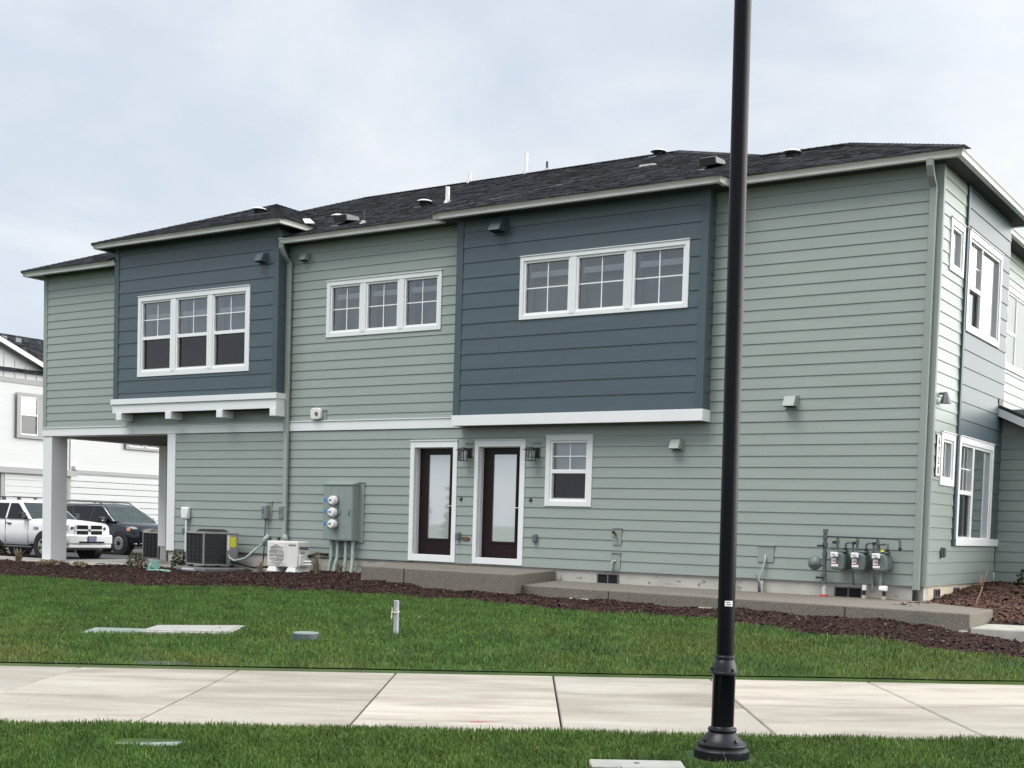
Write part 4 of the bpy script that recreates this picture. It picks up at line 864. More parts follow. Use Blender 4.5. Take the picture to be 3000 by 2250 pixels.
def outlet(x, z, lab):
    t = thing('outlet_box', (x, -.03, z), lab, 'outlet', 'weatherproof outlet boxes'); obj('body', MB().box(x - .042, x + .042, -.065, -.0275, z - .075, z + .075), 'meter_grey', t, bevel=.008); obj('cover', MB().box(x - .036, x + .036, -.095, -.0655, z - .068, z + .06), 'meter_grey', t, bevel=.01)
outlet(-8.60, .508, 'grey weatherproof outlet box between the two maroon doors'); outlet(-6.91, .515, 'grey weatherproof outlet box below the lantern near the small window')
t = thing('oval_plaque', (-8.44, -.03, .462), 'small bronze oval plaque low on the wall between the doors', 'plaque')
mb = MB(); q = [(-8.44 + .09 * math.cos(w), -.024, .462 + .033 * math.sin(w)) for w in np.linspace(0, 2 * math.pi, 20, endpoint=False)]; obj('plate', MB().prism(q, (0, -.018, 0)), 'black_metal', t); q = [(-8.44 + .075 * math.cos(w), -.0425, .462 + .024 * math.sin(w)) for w in np.linspace(0, 2 * math.pi, 20, endpoint=False)]; obj('face', MB().prism(q, (0, -.004, 0)), 'brass', t)
t = thing('alarm_light', (-12.19, -.03, 2.85), 'white rounded alarm sounder with a grey lens above the white band', 'alarm'); x, z = -12.05, 2.80
obj('mounting_block', MB().box(-12.20, -11.93, -.034, -.0275, 2.70, 2.90), 'green_trim', t); obj('block_cap', MB().box(-12.21, -11.92, -.05, -.0275, 2.90, 2.914), 'green_trim', t)
mb = MB(); q = [(-12.16 + .14 * (abs(math.cos(w)) ** .5) * (1 if math.cos(w) > 0 else -1), -.035, 2.835 + .115 * (abs(math.sin(w)) ** .6) * (1 if math.sin(w) > 0 else -1)) for w in np.linspace(0, 2 * math.pi, 28, endpoint=False)]; obj('housing', MB().prism(q, (0, -.07, 0)), 'unit_white', t, bevel=.015, smooth=50)
obj('lens', MB().lathe([(.04, 0), (.036, -.02), (.001, -.025)], (-12.13, -.104, 2.835), 18, 'y'), 'lens_grey', t, smooth=40)
def tap(x, z, lab, kind):
    t = thing('hose_tap' if kind else 'pipe_stub', (x, -.03, z), lab, 'tap' if kind else 'pipe')
    w_ = .085; obj('mounting_block', MB().box(x - w_, x + w_, -.036, -.0275, z - .17, z + .11), 'green_trim', t); obj('block_cap', MB().box(x - w_ - .01, x + w_ + .01, -.052, -.0275, z + .11, z + .125), 'green_trim', t)
    if kind:
        obj('handle', MB().lathe([(.03, 0), (.03, -.015)], (x - .03, -.10, z + .04), 12, 'y'), 'black_metal', t); obj('spout', MB().tube([(x - .03, -.037, z + .02), (x - .03, -.11, z + .01), (x - .02, -.13, z - .05)], .018), 'brass', t, smooth=40)
    else: obj('stub', MB().tube([(x + .0, -.037, z - .02), (x - .05, -.075, z - .03), (x - .06, -.08, z - .18)], .016), 'conduit_paint', t, smooth=40)
tap(-5.25, .62, 'brass garden tap on a green block right of the small window', True); tap(-5.26, .20, 'small painted pipe stub low above the foundation vent', False)
t = thing('cable_entry', (-2.53, -.03, .4), 'square green cover plate with cables dropping to the foundation', 'cable box')
obj('cover', MB().box(-2.665, -2.395, -.040, -.0275, .265, .525), 'green_trim', t, bevel=.004); obj('cover_cap', MB().box(-2.675, -2.385, -.055, -.0275, .525, .54), 'green_trim', t)
obj('cable', MB().tube([(-2.53, -.041, .38), (-2.52, -.07, .30), (-2.56, -.09, .12), (-2.60, -.10, .0), (-2.575, -.10, -.215)], .017), 'conduit_paint', t, smooth=True); obj('cable', MB().tube([(-2.66, -.09, .06), (-2.64, -.10, .0), (-2.60, -.12, -.06), (-2.585, -.13, -.215)], .013), 'pipe_grey', t, smooth=True); obj('conduit', MB().tube([(-2.575, -.06, -.03), (-2.575, -.06, -.215)], .035), 'efflorescence', t, smooth=40)
# house number board
t = thing('house_number', (.03, .265, 1.96), 'narrow upright house number board with black digits by the small side window', 'sign')
obj('board', MB().fbox(FS, .165, .365, .0275, .042, 1.665, 2.265), 'unit_white', t); obj('board_edge', MB().fbox(FS, .150, .164, .0275, .040, 1.65, 2.28), 'black_metal', t)
for k, ch in enumerate('6728'):
    M_ = Matrix.Translation((.0435, .275, 2.18 - k * .145)) @ Matrix(((0, 0, 1, 0), (1, 0, 0, 0), (0, 1, 0, 0), (0, 0, 0, 1)))
    text_mesh('digit', ch, .15, M_, 'black_metal', t)
t = thing('side_lamp', (.03, .24, 2.8), 'small bell shaped downlight on the side wall near the corner', 'lamp'); obj('shade', MB().lathe([(.015, .09), (.035, .07), (.06, 0), (.088, -.08), (.08, -.08), (.0, -.07)], (.115, .24, 2.82), 18), 'pipe_grey', t, smooth=40); obj('bracket', MB().box(.028, .115, .225, .255, 2.87, 2.905), 'pipe_grey', t)
t = thing('outlet_box', (.03, .70, .51), 'grey weatherproof outlet box on the side wall near the corner', 'outlet', 'weatherproof outlet boxes'); obj('body', MB().box(.0275, .065, .66, .74, .43, .59), 'meter_grey', t, bevel=.008); obj('cover', MB().box(.0655, .10, .665, .735, .44, .585), 'pipe_grey', t, bevel=.01)
# electric meter cabinet
t = thing('meter_cabinet', (-11.55, -.1, .33), 'tall green grey electric cabinet with three round meters', 'meter cabinet')
X0, X1_, Y0 = -11.785, -11.02, -.235; obj('cabinet', MB().box(X0, X1_, Y0, -.028, .335, 1.42), 'panel_grey', t, bevel=.008)
obj('rain_cap', MB().hexa([(X0 - .01, Y0 - .02, 1.421), (X1_ + .02, Y0 - .02, 1.421), (X1_ + .02, -.028, 1.421), (X0 - .01, -.028, 1.421), (X0 - .01, Y0 - .02, 1.44), (X1_ + .02, Y0 - .02, 1.44), (X1_ + .02, -.028, 1.50), (X0 - .01, -.028, 1.50)]), 'panel_grey', t)
obj('door', MB().box(X0 + .02, X0 + .22, Y0 - .006, Y0 - .0005, .36, 1.40).box(X0 + .225, X0 + .41, Y0 - .006, Y0 - .0005, .36, 1.40).box(X0 + .415, X1_ - .02, Y0 - .006, Y0 - .0005, .36, 1.40), 'panel_grey', t)
for z in (1.12, .89, .66):
    mtr = obj('meter', MB().lathe([(.105, 0), (.105, -.02), (.088, -.022), (.086, -.10), (.075, -.125), (.001, -.13)], (X0 + .32, Y0 - .0065, z), 24, 'y'), 'plastic_white', t, smooth=40)
    obj('ring', MB().lathe([(.108, 0), (.108, -.03)], (X0 + .32, Y0 - .0062, z), 24, 'y'), 'galvanised', mtr, smooth=40); obj('display', MB().box(X0 + .275, X0 + .33, Y0 - .14, Y0 - .136, z - .012, z + .014), 'black_metal', mtr)
    obj('tag', MB().box(X0 + .035, X0 + .115, Y0 - .012, Y0 - .0065, z - .02, z + .035), 'blue_tag', t); obj('tag', MB().box(X0 + .118, X0 + .17, Y0 - .012, Y0 - .0065, z - .025, z + .035), 'orange_tag', t); obj('latch', MB().box(X0 + .165, X0 + .20, Y0 - .04, Y0 - .0065, z - .07, z - .03), 'pipe_grey', t)
for xx in (X0 + .435, X0 + .66): obj('handle', MB().box(xx, xx + .035, Y0 - .03, Y0 - .0065, .85, .95), 'panel_grey', t, bevel=.006)
obj('backboard', MB().box(X0 + .1, X1_ + .12, -.042, -.0275, .31, 1.47).box(X0 + .1, X1_ + .13, -.055, -.0275, 1.47, 1.49), 'green_trim', t)
for (xt, xb, yb_) in ((-11.63, -11.63, -.16), (-11.475, -11.46, -.19), (-11.26, -11.23, -.17), (-11.085, -11.03, -.19)):
    c_ = obj('conduit', MB().tube([(xt, -.13, .334), (xt, -.13, .02), (xb - .01, yb_, -.12), (xb - .03, yb_ - .04, -.46)], .034), 'conduit_paint', t, smooth=40); obj('coupling', MB().tube([(xt, -.13, .06), (xt, -.13, -.0)], .042), 'conduit_paint', c_, smooth=40); obj('coupling', MB().tube([(xt, -.13, .333), (xt, -.13, .28)], .041), 'conduit_paint', c_, smooth=40)
# disconnects and white box
def disc(x, lab, whip):
    t = thing('disconnect_box', (x, -.05, .86), lab, 'switch box', 'disconnect boxes above the units'); obj('mounting_block', MB().box(x - .02, x + .13, -.034, -.0275, .70, 1.06), 'green_trim', t); obj('block_cap', MB().box(x - .03, x + .14, -.052, -.0275, 1.06, 1.075), 'green_trim', t)
    obj('box', MB().box(x - .06, x + .075, -.14, -.0345, .72, 1.0), 'grey_metal', t, bevel=.008); obj('cover', MB().box(x - .05, x + .06, -.15, -.1405, .74, .985), 'galvanised', t, bevel=.006); obj('label', MB().box(x - .03, x + .03, -.153, -.1505, .82, .93), 'meter_grey', t)
    obj('whip', MB().tube(whip, .014), 'pipe_grey', t, smooth=True)
disc(-13.50, 'grey disconnect box with a looping whip, beside the other box', [(-13.49, -.09, .72), (-13.49, -.09, .5), (-13.50, -.10, .1), (-13.50, -.12, -.2)]); disc(-13.02, 'grey disconnect box close to the downspout', [(-13.02, -.09, .72), (-13.0, -.09, .6), (-12.98, -.1, .5), (-12.98, -.1, .1)])
t = thing('sensor_box', (-15.87, -.04, .77), 'white rounded utility box on a thin pipe beside the white corner board', 'utility box'); obj('housing', MB().box(-15.98, -15.77, -.13, -.0275, .66, .92), 'plastic_white', t, bevel=.03, smooth=50); obj('pipe', MB().tube([(-15.85, -.08, .66), (-15.85, -.08, .2), (-15.85, -.08, -.35)], .025), 'plastic_white', t, smooth=40)
outlet(-15.93, .40, 'grey weatherproof outlet box behind the dark condenser unit')

# ------------------------------------------------------------------ condensers
def condenser(lab, corner, L_, phi, z0, z1, group=None, sticker=True):
    c, s_ = math.cos(phi), math.sin(phi); e1 = Vector((c, s_, 0)); e2 = Vector((-s_, c, 0)); C = Vector((*corner, 0)); O = C - e1 * L_
    ctr = C - e1 * L_ / 2 + e2 * L_ / 2
    t = thing('condenser_unit', (ctr.x, ctr.y, z0 - .1), lab, 'condenser', group)
    def P(u, v, z): return tuple(O + e1 * u + e2 * v + Vector((0, 0, z)))
    def bx(mb, u0, u1, v0, v1, a, b): return mb.hexa([P(u0, v0, a), P(u1, v0, a), P(u1, v1, a), P(u0, v1, a), P(u0, v0, b), P(u1, v0, b), P(u1, v1, b), P(u0, v1, b)])
    obj('core', bx(MB(), .02, L_ - .02, .02, L_ - .02, z0 + .04, z1 - .04), 'dark_grille', t)
    obj('base_pan', bx(MB(), 0, L_, 0, L_, z0, z0 + .04), 'unit_grey', t, bevel=.01); obj('top_cap', bx(MB(), -.01, L_ + .01, -.01, L_ + .01, z1 - .04, z1), 'unit_grey', t, bevel=.012)
    for (u, v) in ((0, 0), (L_ - .025, 0), (0, L_ - .025), (L_ - .025, L_ - .025)): obj('corner_post', bx(MB(), u, u + .025, v, v + .025, z0 + .04, z1 - .04), 'unit_grey', t)
    n = 7; h = (z1 - z0 - .08) / n                        # louvred guard panels
    for k in range(n + 1):
        z = z0 + .04 + k * h; mb = MB(); bx(mb, .025, L_ - .025, .0, .016, z - .004, z + .004); bx(mb, L_ - .016, L_, .025, L_ - .26, z - .004, z + .004); obj('guard_bar', mb, 'guard_dark', t)
    for k in range(1, 4):
        mb = MB(); u = .025 + (L_ - .05) * k / 4; bx(mb, u - .003, u + .003, -.002, .014, z0 + .04, z1 - .04); obj('guard_wire', mb, 'guard_dark', t)
    mb = MB(); bx(mb, L_ - .01, L_ + .012, L_ - .26, L_ - .025, z0 + .04, z1 - .04); p = obj('service_panel', mb, 'unit_grey', t, bevel=.006)
    if sticker:
        mb = MB(); bx(mb, L_ + .0125, L_ + .014, L_ - .19, L_ - .05, z1 - .30, z1 - .09); obj('energy_label', mb, 'yellow', p); mb = MB(); bx(mb, L_ + .0125, L_ + .014, L_ - .25, L_ - .20, z1 - .36, z1 - .06); obj('rating_label', mb, 'sticker_white', p)
    mc = O + e1 * L_ / 2 + e2 * L_ / 2
    obj('fan_shroud', MB().lathe([(L_ * .44, 0), (L_ * .36, .05), (L_ * .33, .05), (L_ * .33, .0)], (mc.x, mc.y, z1 + .0005), 28), 'black_metal', t, smooth=40)
    mb = MB()
    for k in range(6): mb.tube([(mc.x + L_ * .06 * (k + .3) * math.cos(w), mc.y + L_ * .06 * (k + .3) * math.sin(w), z1 + .055) for w in np.linspace(0, 2 * math.pi, 25)], .004, 4, False)
    obj('fan_guard', mb, 'black_metal', t)
    return t, P, bx
t, P_, bx_ = condenser('big dark condenser unit with a yellow energy label beside the white corner board', (-14.20, -1.1), .775, -.276, -.265, .415)
mb = MB(); bx_(mb, -.22, 1.06, -.12, .92, -.40, -.305); obj('pad', mb, 'pad_grey', t, bevel=.03)
for u in (.05, .65):
    for v in (.05, .65): mb = MB(); bx_(mb, u, u + .07, v, v + .07, -.3045, -.2655); obj('foot', mb, 'black_metal', t)
obj('drain_pipe', MB().tube([P_(.25, -.18, -.36), P_(.80, -.20, -.355)], .035, 12), 'post_grey', t, smooth=40)
obj('whip', MB().tube([P_(.80, .55, -.05), P_(.9, .52, -.10), P_(1.15, .5, -.15), P_(1.42, .6, -.09), P_(1.55, .72, .08), (-13.50, -.12, .22)], .022), 'conduit_paint', t, smooth=True); obj('line_set', MB().tube([P_(.79, .62, -.18), (-13.5, -.35, -.28), (-13.2, -.2, -.25), (-13.15, -.06, -.1), (-13.16, -.05, .35)], .028), 'black_metal', t, smooth=True); obj('elbow', MB().tube([(-13.50, -.12, .20), (-13.47, -.10, .30), (-13.42, -.04, .38)], .05), 'conduit_paint', t, smooth=True)
condenser('dark condenser unit under the carport behind the rear post', (-21.15, 3.75), .62, 0, -.44, .28, sticker=False)
# mini-split
t = thing('mini_split_unit', (-12.4, -.55, -.4), 'cream mini split heat pump with a round fan grille beside the downspout', 'heat pump')
x0, x1, y0, y1, z0, z1 = -12.82, -12.0, -.70, -.36, -.22, .29
obj('casing', MB().box(x0, x1, y0, y1, z0, z1), 'unit_white', t, bevel=.015, smooth=40); obj('front_panel', MB().box(x0 + .03, x0 + .52, y0 - .008, y0 - .0005, z0 + .03, z1 - .03), 'unit_white', t, bevel=.006)
fx, fz, fr_ = x0 + .27, z0 + .25, .195
obj('fan_opening', MB().lathe([(fr_, 0), (fr_, -.004)], (fx, y0 - .0085, fz), 32, 'y'), 'fan_grey', t)
mb = MB()
for k in range(5): mb.box(fx - fr_ * .98, fx + fr_ * .98, y0 - .022, y0 - .016, fz - .16 + k * .08 - .004, fz - .16 + k * .08 + .004)
for r_ in (.06, .11, .155, .195): mb.tube([(fx + r_ * math.cos(w), y0 - .018, fz + r_ * math.sin(w)) for w in np.linspace(0, 2 * math.pi, 33)], .004, 5, False)
obj('fan_guard', mb, 'unit_white', t)
obj('valve_cover', MB().box(x1 + .0005, x1 + .05, y0 + .03, y0 + .2, z0 + .03, z0 + .25), 'unit_white', t, bevel=.015); obj('badge_panel', MB().box(x1 + .0005, x1 + .006, y0 + .05, y1 - .03, z1 - .16, z1 - .10), 'meter_grey', t); obj('badge_panel', MB().box(x1 + .0005, x1 + .006, y0 + .08, y0 + .2, z1 - .25, z1 - .19), 'fan_grey', t)
text_mesh('badge', 'LENNOX', .05, Matrix.Translation((x1 - .14, y0 - .002, z1 - .075)) @ Matrix.Rotation(math.pi / 2, 4, 'X') @ Matrix.Shear('XZ', 4, (0, 0)), 'black_metal', t)
for xx in (x0 + .04, x1 - .26): obj('foot', MB().hexa([(xx - .02, y0 - .05, -.318), (xx + .26, y0 - .05, -.318), (xx + .26, y1 + .05, -.318), (xx - .02, y1 + .05, -.318), (xx + .02, y0 - .02, -.221), (xx + .21, y0 - .02, -.221), (xx + .21, y1 + .02, -.221), (xx + .02, y1 + .02, -.221)]), 'unit_white', t, bevel=.008)
obj('pad', MB().prism([(-13.02, -.92, -.41), (-11.95, -.96, -.41), (-11.62, -.75, -.41), (-11.62, -.1, -.41), (-13.02, -.1, -.41)], (0, 0, .091)), 'vent_grey', t, bevel=.015)
for z in (-.10, -.16): obj('service_pipe', MB().tube([(x1 + .02, y0 + .12, z), (x1 + .22, y0 + .16, z + .01)], .018), 'plastic_white', t, smooth=40)
obj('line_set', MB().tube([(x1 + .01, y1 - .05, .0), (-11.9, -.25, .06), (-11.75, -.12, .04), (-11.8, -.06, .05)], .03), 'black_metal', t, smooth=True); obj('elbow', MB().tube([(-12.86, -.1, .27), (-12.92, -.09, .36), (-12.96, -.04, .44)], .05), 'conduit_paint', t, smooth=True)

# ------------------------------------------------------------------ gas meters
t = thing('gas_manifold', (-1.48, -.2, -.25), 'dark grey gas manifold pipes on the wall feeding three meters', 'gas pipes'); y = -.22
obj('riser', MB().tube([(-1.49, y, .79), (-1.485, y, .3), (-1.475, y, -.02)], .030, 12), 'pipe_grey', t, smooth=40); obj('riser_base', MB().tube([(-1.475, y, -.02), (-1.47, y, -.212)], .032, 12), 'efflorescence', t, smooth=40); obj('red_collar', MB().lathe([(.06, -.2145), (.06, -.19)], (-1.47, y, 0), 14), 'sticker_red', t)
for z, r_ in ((.79, .04), (.70, .042), (.58, .043), (.43, .040), (.10, .042), (.0, .05)): obj('fitting', MB().tube([(-1.487, y, z - .03), (-1.487, y, z + .03)], r_, 12), 'pipe_grey', t, smooth=40)
for z in (.56, .07): obj('valve_lever', MB().box(-1.60, -1.50, y - .045, y - .025, z - .015, z + .015).tube([(-1.50, y, z), (-1.50, y - .05, z)], .02), 'black_metal', t)
obj('header', MB().tube([(-1.46, y, .715), (-.335, y, .705)], .021, 12), 'pipe_grey', t, smooth=40)
for x in (-1.29, -.98, -.67): obj('drop', MB().tube([(x, y, .69), (x, y, .49)], .019), 'pipe_grey', t, smooth=40); obj('fitting', MB().tube([(x, y, .66), (x, y, .60)], .028), 'pipe_grey', t, smooth=40); obj('valve_lever', MB().box(x - .07, x - .02, y - .04, y - .02, .60, .64), 'black_metal', t)
obj('drop', MB().tube([(-.335, y, .70), (-.325, y, .56)], .021), 'pipe_grey', t, smooth=40); obj('cap', MB().tube([(-.325, y, .565), (-.322, y, .52)], .028), 'black_metal', t); obj('tag', MB().box(-.315, -.295, y - .005, y, .49, .54), 'orange_tag', t)
rg = obj('regulator', MB().lathe([(.10, 0), (.105, -.02), (.09, -.04), (.05, -.06), (.03, -.09), (.001, -.095)], (-1.635, y - .01, .29), 24, 'y'), 'meter_grey', t, smooth=40); obj('rim', MB().lathe([(.108, .005), (.108, -.012)], (-1.635, y - .01, .29), 24, 'y'), 'pipe_grey', rg); obj('nipple', MB().tube([(-1.55, y, .275), (-1.49, y, .275)], .03), 'pipe_grey', rg)
labs = ['grey gas meter nearest the tall riser pipe', 'grey gas meter in the middle of the three', 'grey gas meter with a yellow tag, next to the capped drop pipe']
for i, x in enumerate((-1.235, -.915, -.59)):
    mt = thing('gas_meter', (x, -.2, .19), labs[i], 'gas meter', 'gas meters on the manifold'); w_ = .105
    prof = [(-w_, .30), (-w_ * 1.02, .24), (-w_ * .8, .205), (w_ * .7, .20), (w_ * .98, .235), (w_ * 1.02, .33), (w_ * .85, .43), (w_ * .55, .47), (-w_ * .9, .47)]
    obj('case', MB().prism([(x + a, -.33, b) for a, b in prof], (0, .16, 0)), 'meter_grey', mt, bevel=.022, smooth=50); obj('rear_case', MB().prism([(x + a * .95 + .02, -.169, b) for a, b in prof], (0, .10, 0)), 'meter_grey', mt, bevel=.02, smooth=50)
    obj('top_plate', MB().box(x - .10, x + .10, -.30, -.12, .4705, .50), 'pipe_grey', mt, bevel=.008); ix = obj('index', MB().box(x - .105, x + .005, -.385, -.3305, .40, .475), 'sticker_white', mt, bevel=.006); obj('print', MB().box(x - .09, x - .03, -.3875, -.3855, .435, .445).box(x - .06, x - .01, -.3875, -.3855, .41, .42), 'lens_grey', ix)
    obj('sticker', MB().box(x - .10, x - .03, -.335, -.3305, .335, .385), 'sticker_white', mt); obj('sticker', MB().box(x - .075, x - .04, -.337, -.3352, .338, .35), 'sticker_red', mt); obj('sticker', MB().box(x - .10, x - .03, -.335, -.3305, .305, .325), 'sticker_white', mt); obj('sticker', MB().box(x - .10, x + .005, -.335, -.3305, .255, .29), 'sticker_white', mt); obj('sticker', MB().box(x - .10, x + .005, -.336, -.3305, .291, .30), 'sticker_red', mt)
    ox = x + .075
    if i < 2: obj('outlet_pipe', MB().tube([(ox, y, .50), (ox, y, .60), (ox + .04, y, .625), (ox + .115, y, .62), (ox + .115, y - .01, .50), (ox + .115, y + .05, .10), (ox + .115, y + .1, -.02)], .018), 'pipe_grey', mt, smooth=40)
    else:
        obj('outlet_pipe', MB().tube([(ox, y, .50), (ox, y, .62), (ox - .06, y, .615), (ox - .14, y + .03, .60), (ox - .14, y + .08, .2)], .018), 'pipe_grey', mt, smooth=40); obj('tag', MB().box(x + .0, x + .05, -.31, -.30, .501, .53), 'yellow', mt)
    obj('swivel', MB().tube([(ox, y, .49), (ox, y, .54)], .03), 'black_metal', mt); obj('swivel', MB().tube([(x - .06, y, .49), (x - .06, y, .53)], .028), 'pipe_grey', mt)
t = thing('gas_service_pipes', (-.7, -.2, -.21), 'thin painted pipes below the gas meters ending in white and black sleeves', 'pipes')
for x, c in ((-.755, 'conduit_paint'), (-.64, 'conduit_paint')): obj('pipe', MB().tube([(x, -.10, .22), (x, -.10, -.03)], .018), c, t, smooth=40)
for x, m_ in ((-.86, 'sticker_white'), (-.555, 'sticker_white')): obj('sleeve', MB().lathe([(.035, -.06), (.035, .02)], (x, -.17, -.03), 14), m_, t); obj('pipe', MB().tube([(x, -.17, -.08), (x, -.17, -.215)], .026), 'black_metal', t, smooth=40); obj('collar', MB().lathe([(.034, -.2145), (.034, -.165)], (x, -.17, 0), 12), 'rope_tan', t)
obj('meter_board', MB().box(-.80, -.62, -.03, .0145, -.21, -.01), 'concrete_foundation', t)
obj('bag', MB().hexa([(-.62, -.26, -.075), (-.50, -.25, -.09), (-.49, -.18, -.085), (-.61, -.19, -.07), (-.615, -.25, -.01), (-.495, -.24, -.005), (-.49, -.19, -.005), (-.605, -.2, -.015)]), 'sticker_white', t, bevel=.015)

# ------------------------------------------------------------------ lamp post
lx, ly = 1.935, -11.366; gz = float(SP(lx, ly))
t = thing('street_lamp', (lx, ly, gz), 'tall black cast street lamp post on the verge', 'street lamp')
obj('footing', MB().lathe([(.235, gz - .2), (.235, gz - .056), (.22, gz - .045)], (lx, ly, 0), 28), 'lid_concrete', t)
base = [(.176, -.806), (.183, -.795), (.186, -.755), (.186, -.728), (.172, -.714), (.160, -.708), (.160, -.700), (.168, -.692), (.166, -.683), (.150, -.674), (.128, -.655), (.105, -.628), (.093, -.612), (.088, -.609), (.095, -.602), (.097, -.592), (.093, -.582), (.080, -.578), (.076, -.57)]
obj('base', MB().lathe([(r_, z) for r_, z in base], (lx, ly, 0), 40), 'lamp_base', t, smooth=35)
obj('sleeve', MB().lathe([(.076, -.5705), (.076, -.235), (.083, -.225)], (lx, ly, 0), 32), 'glossy_black', t, smooth=35)
obj('collar', MB().lathe([(.083, -.2245), (.091, -.218), (.091, -.206), (.084, -.200), (.078, -.165), (.066, -.128), (.062, -.122), (.068, -.116), (.068, -.100), (.063, -.094), (.0575, -.092)], (lx, ly, 0), 36), 'lamp_base', t, smooth=35)
obj('shaft', MB().tube([(lx, ly, -.0915), (lx - .018, ly - .008, 2.0), (lx - .039, ly - .018, 4.2), (lx - .047, ly - .021, 5.0)], [.0572, .0566, .0560, .054], 32), 'glossy_black', t, smooth=35)
vx = Vector((CAM.x - lx, CAM.y - ly, 0)).normalized(); az = math.atan2(vx.y, vx.x)
for dz_, r_, rel in ((-.66, .135, (-1.0, .75)), (-.19, .085, (-1.35, .75))):
    for w in rel:
        d = Vector((math.cos(az + w), math.sin(az + w), 0)); p = Vector((lx, ly, dz_)) + d * r_; obj('bolt', MB().tube([p - d * .03 - Vector((0, 0, .01)), p + d * .012 + Vector((0, 0, .008))], .011, 6), 'black_metal', t)
az2 = az + .28; zz0 = .255
q = []
for z in (zz0 - .018, zz0 + .018):
    for w in np.linspace(-.47, .47, 7): q.append((lx - .003 + .0581 * math.cos(az2 + w), ly - .0012 + .0581 * math.sin(az2 + w), z))
obj('asset_sticker', MB().add(q, [(k, k + 1, k + 8, k + 7) for k in range(6)]), 'sticker_white', t, recalc=False)
for (z, w0, w1) in ((zz0 + .007, -.35, .2), (zz0 - .007, -.25, .38)):
    q = []
    for zt in (z - .003, z + .003):
        for w in np.linspace(w0, w1, 6): q.append((lx - .003 + .0586 * math.cos(az2 + w), ly - .0012 + .0586 * math.sin(az2 + w), zt))
    obj('sticker_print', MB().add(q, [(k, k + 1, k + 7, k + 6) for k in range(5)]), 'lens_grey', t, recalc=False)
obj('lantern', MB().lathe([(.07, 5.0), (.12, 5.06), (.19, 5.3), (.20, 5.5), (.14, 5.62), (.03, 5.75)], (lx - .047, ly - .021, 0), 24), 'lamp_base', t, smooth=35)

# ------------------------------------------------------------------ things in the lawn
def pad_box(name, lab, cat, ctr, a, b, h, m, up=.0, rim=None, rot=TH):
    x, y = ctr; z = float(lawn_z(np.array(x), np.array(y))) + up; t = thing(name, (x, y, z), lab, cat); c, s_ = math.cos(rot), math.sin(rot)
    # the lid follows the lawn's slope
    def P(u, v, w): X = x + c * u - s_ * v; Y = y + s_ * u + c * v; return (X, Y, float(lawn_z(np.array(X), np.array(Y))) * .6 + z * .4 + up + w)
    def bx(mb, u0, u1, v0, v1, z0, z1): return mb.hexa([P(u0, v0, z0), P(u1, v0, z0), P(u1, v1, z0), P(u0, v1, z0), P(u0, v0, z1), P(u1, v0, z1), P(u1, v1, z1), P(u0, v1, z1)])
    if rim:
        obj('collar', bx(MB(), -a, a, -b, b, -.2, h - .006), rim, t, bevel=.01); obj('lid', bx(MB(), -a + .05, a - .05, -b + .05, b - .05, h - .005, h), m, t)
    else: obj('lid', bx(MB(), -a, a, -b, b, -.2, h), m, t, bevel=.012)
    for sx in (-.6, .6): obj('bolt', MB().lathe([(.012, 0), (.012, .004)], P(sx * a, 0, h), 8), 'pipe_grey', t)
pad_box('utility_box', 'pale green rectangular utility lid in the lawn beside the larger concrete one', 'utility lid', (-6.84, -9.24), .33, .27, .012, 'lid_green', rot=TH)
pad_box('utility_box', 'large concrete utility vault lid lying in the lawn', 'utility lid', (-6.12, -8.70), .54, .38, .03, 'lid_concrete', rim='lid_concrete', rot=TH - .02)
pad_box('utility_box', 'narrow sunken utility lid at the edge of the lawn by the path', 'utility lid', (-4.62, -10.44), .27, .045, .004, 'box_teal', up=0)
def verge_box(lab, ctr, a, b, h, m):
    x, y = ctr; t = thing('utility_box', (x, y, float(SP(x, y))), lab, 'utility lid'); mb = MB(); q = [(-a, -b), (a, -b), (a, b), (-a, b)]; pp = [(x + A2[0] * u + B2[0] * v, y + A2[1] * u + B2[1] * v) for u, v in q]
    obj('lid', MB().hexa([(p[0], p[1], SP(*p) - .2) for p in pp] + [(p[0], p[1], SP(*p) - .035 + h) for p in pp]), m, t, bevel=.008); obj('notch', MB().lathe([(.02, 0), (.02, .003)], (x, y, float(SP(x, y)) - .035 + h), 8), 'pipe_grey', t)
verge_box('small sunken grey lid in the verge grass', (-1.34, -13.42), .22, .10, .020, 'lid_green'); verge_box('pale concrete box in the verge grass beside the lamp post', (1.66, -12.05), .30, .12, .032, 'lid_concrete')
x, y = -4.57, -8.42; z = float(lawn_z(np.array(x), np.array(y))); t = thing('valve_box', (x, y, z), 'round green topped irrigation valve box standing proud of the lawn', 'valve box'); obj('body', MB().lathe([(.165, -.15), (.155, .06), (.150, .068)], (x, y, z), 28), 'box_teal', t, smooth=35); obj('lid', MB().lathe([(.145, .0685), (.142, .078), (.01, .08)], (x, y, z), 28), 'lid_green', t, smooth=35)
x, y = -3.967, -7.549; z = float(lawn_z(np.array(x), np.array(y))) - .045; t = thing('survey_post', (x, y, z), 'short grey plastic post with a loop of string tied round it', 'post'); obj('post', MB().box(x - .028, x + .028, y - .02, y + .02, z - .1, z + .45), 'post_grey', t, bevel=.006)
rng = lambda n: np.linspace(0, 2 * math.pi, n)
obj('string', MB().tube([(x + .036 * math.cos(w), y + .028 * math.sin(w), z + .315 + .01 * math.sin(w)) for w in rng(17)], .006, 6), 'string', t, smooth=True); obj('string_loop', MB().tube([(x - .035 + .012 * math.cos(w) - .01, y - .03 - .01 * math.cos(w), z + .275 + .045 * math.sin(w)) for w in rng(15)], .005, 6), 'string', t, smooth=True); obj('string_end', MB().tube([(x - .03, y - .03, z + .31), (x - .04, y - .035, z + .37)], .005, 6).tube([(x + .03, y - .03, z + .32), (x + .04, y - .035, z + .36)], .005, 6), 'string', t)
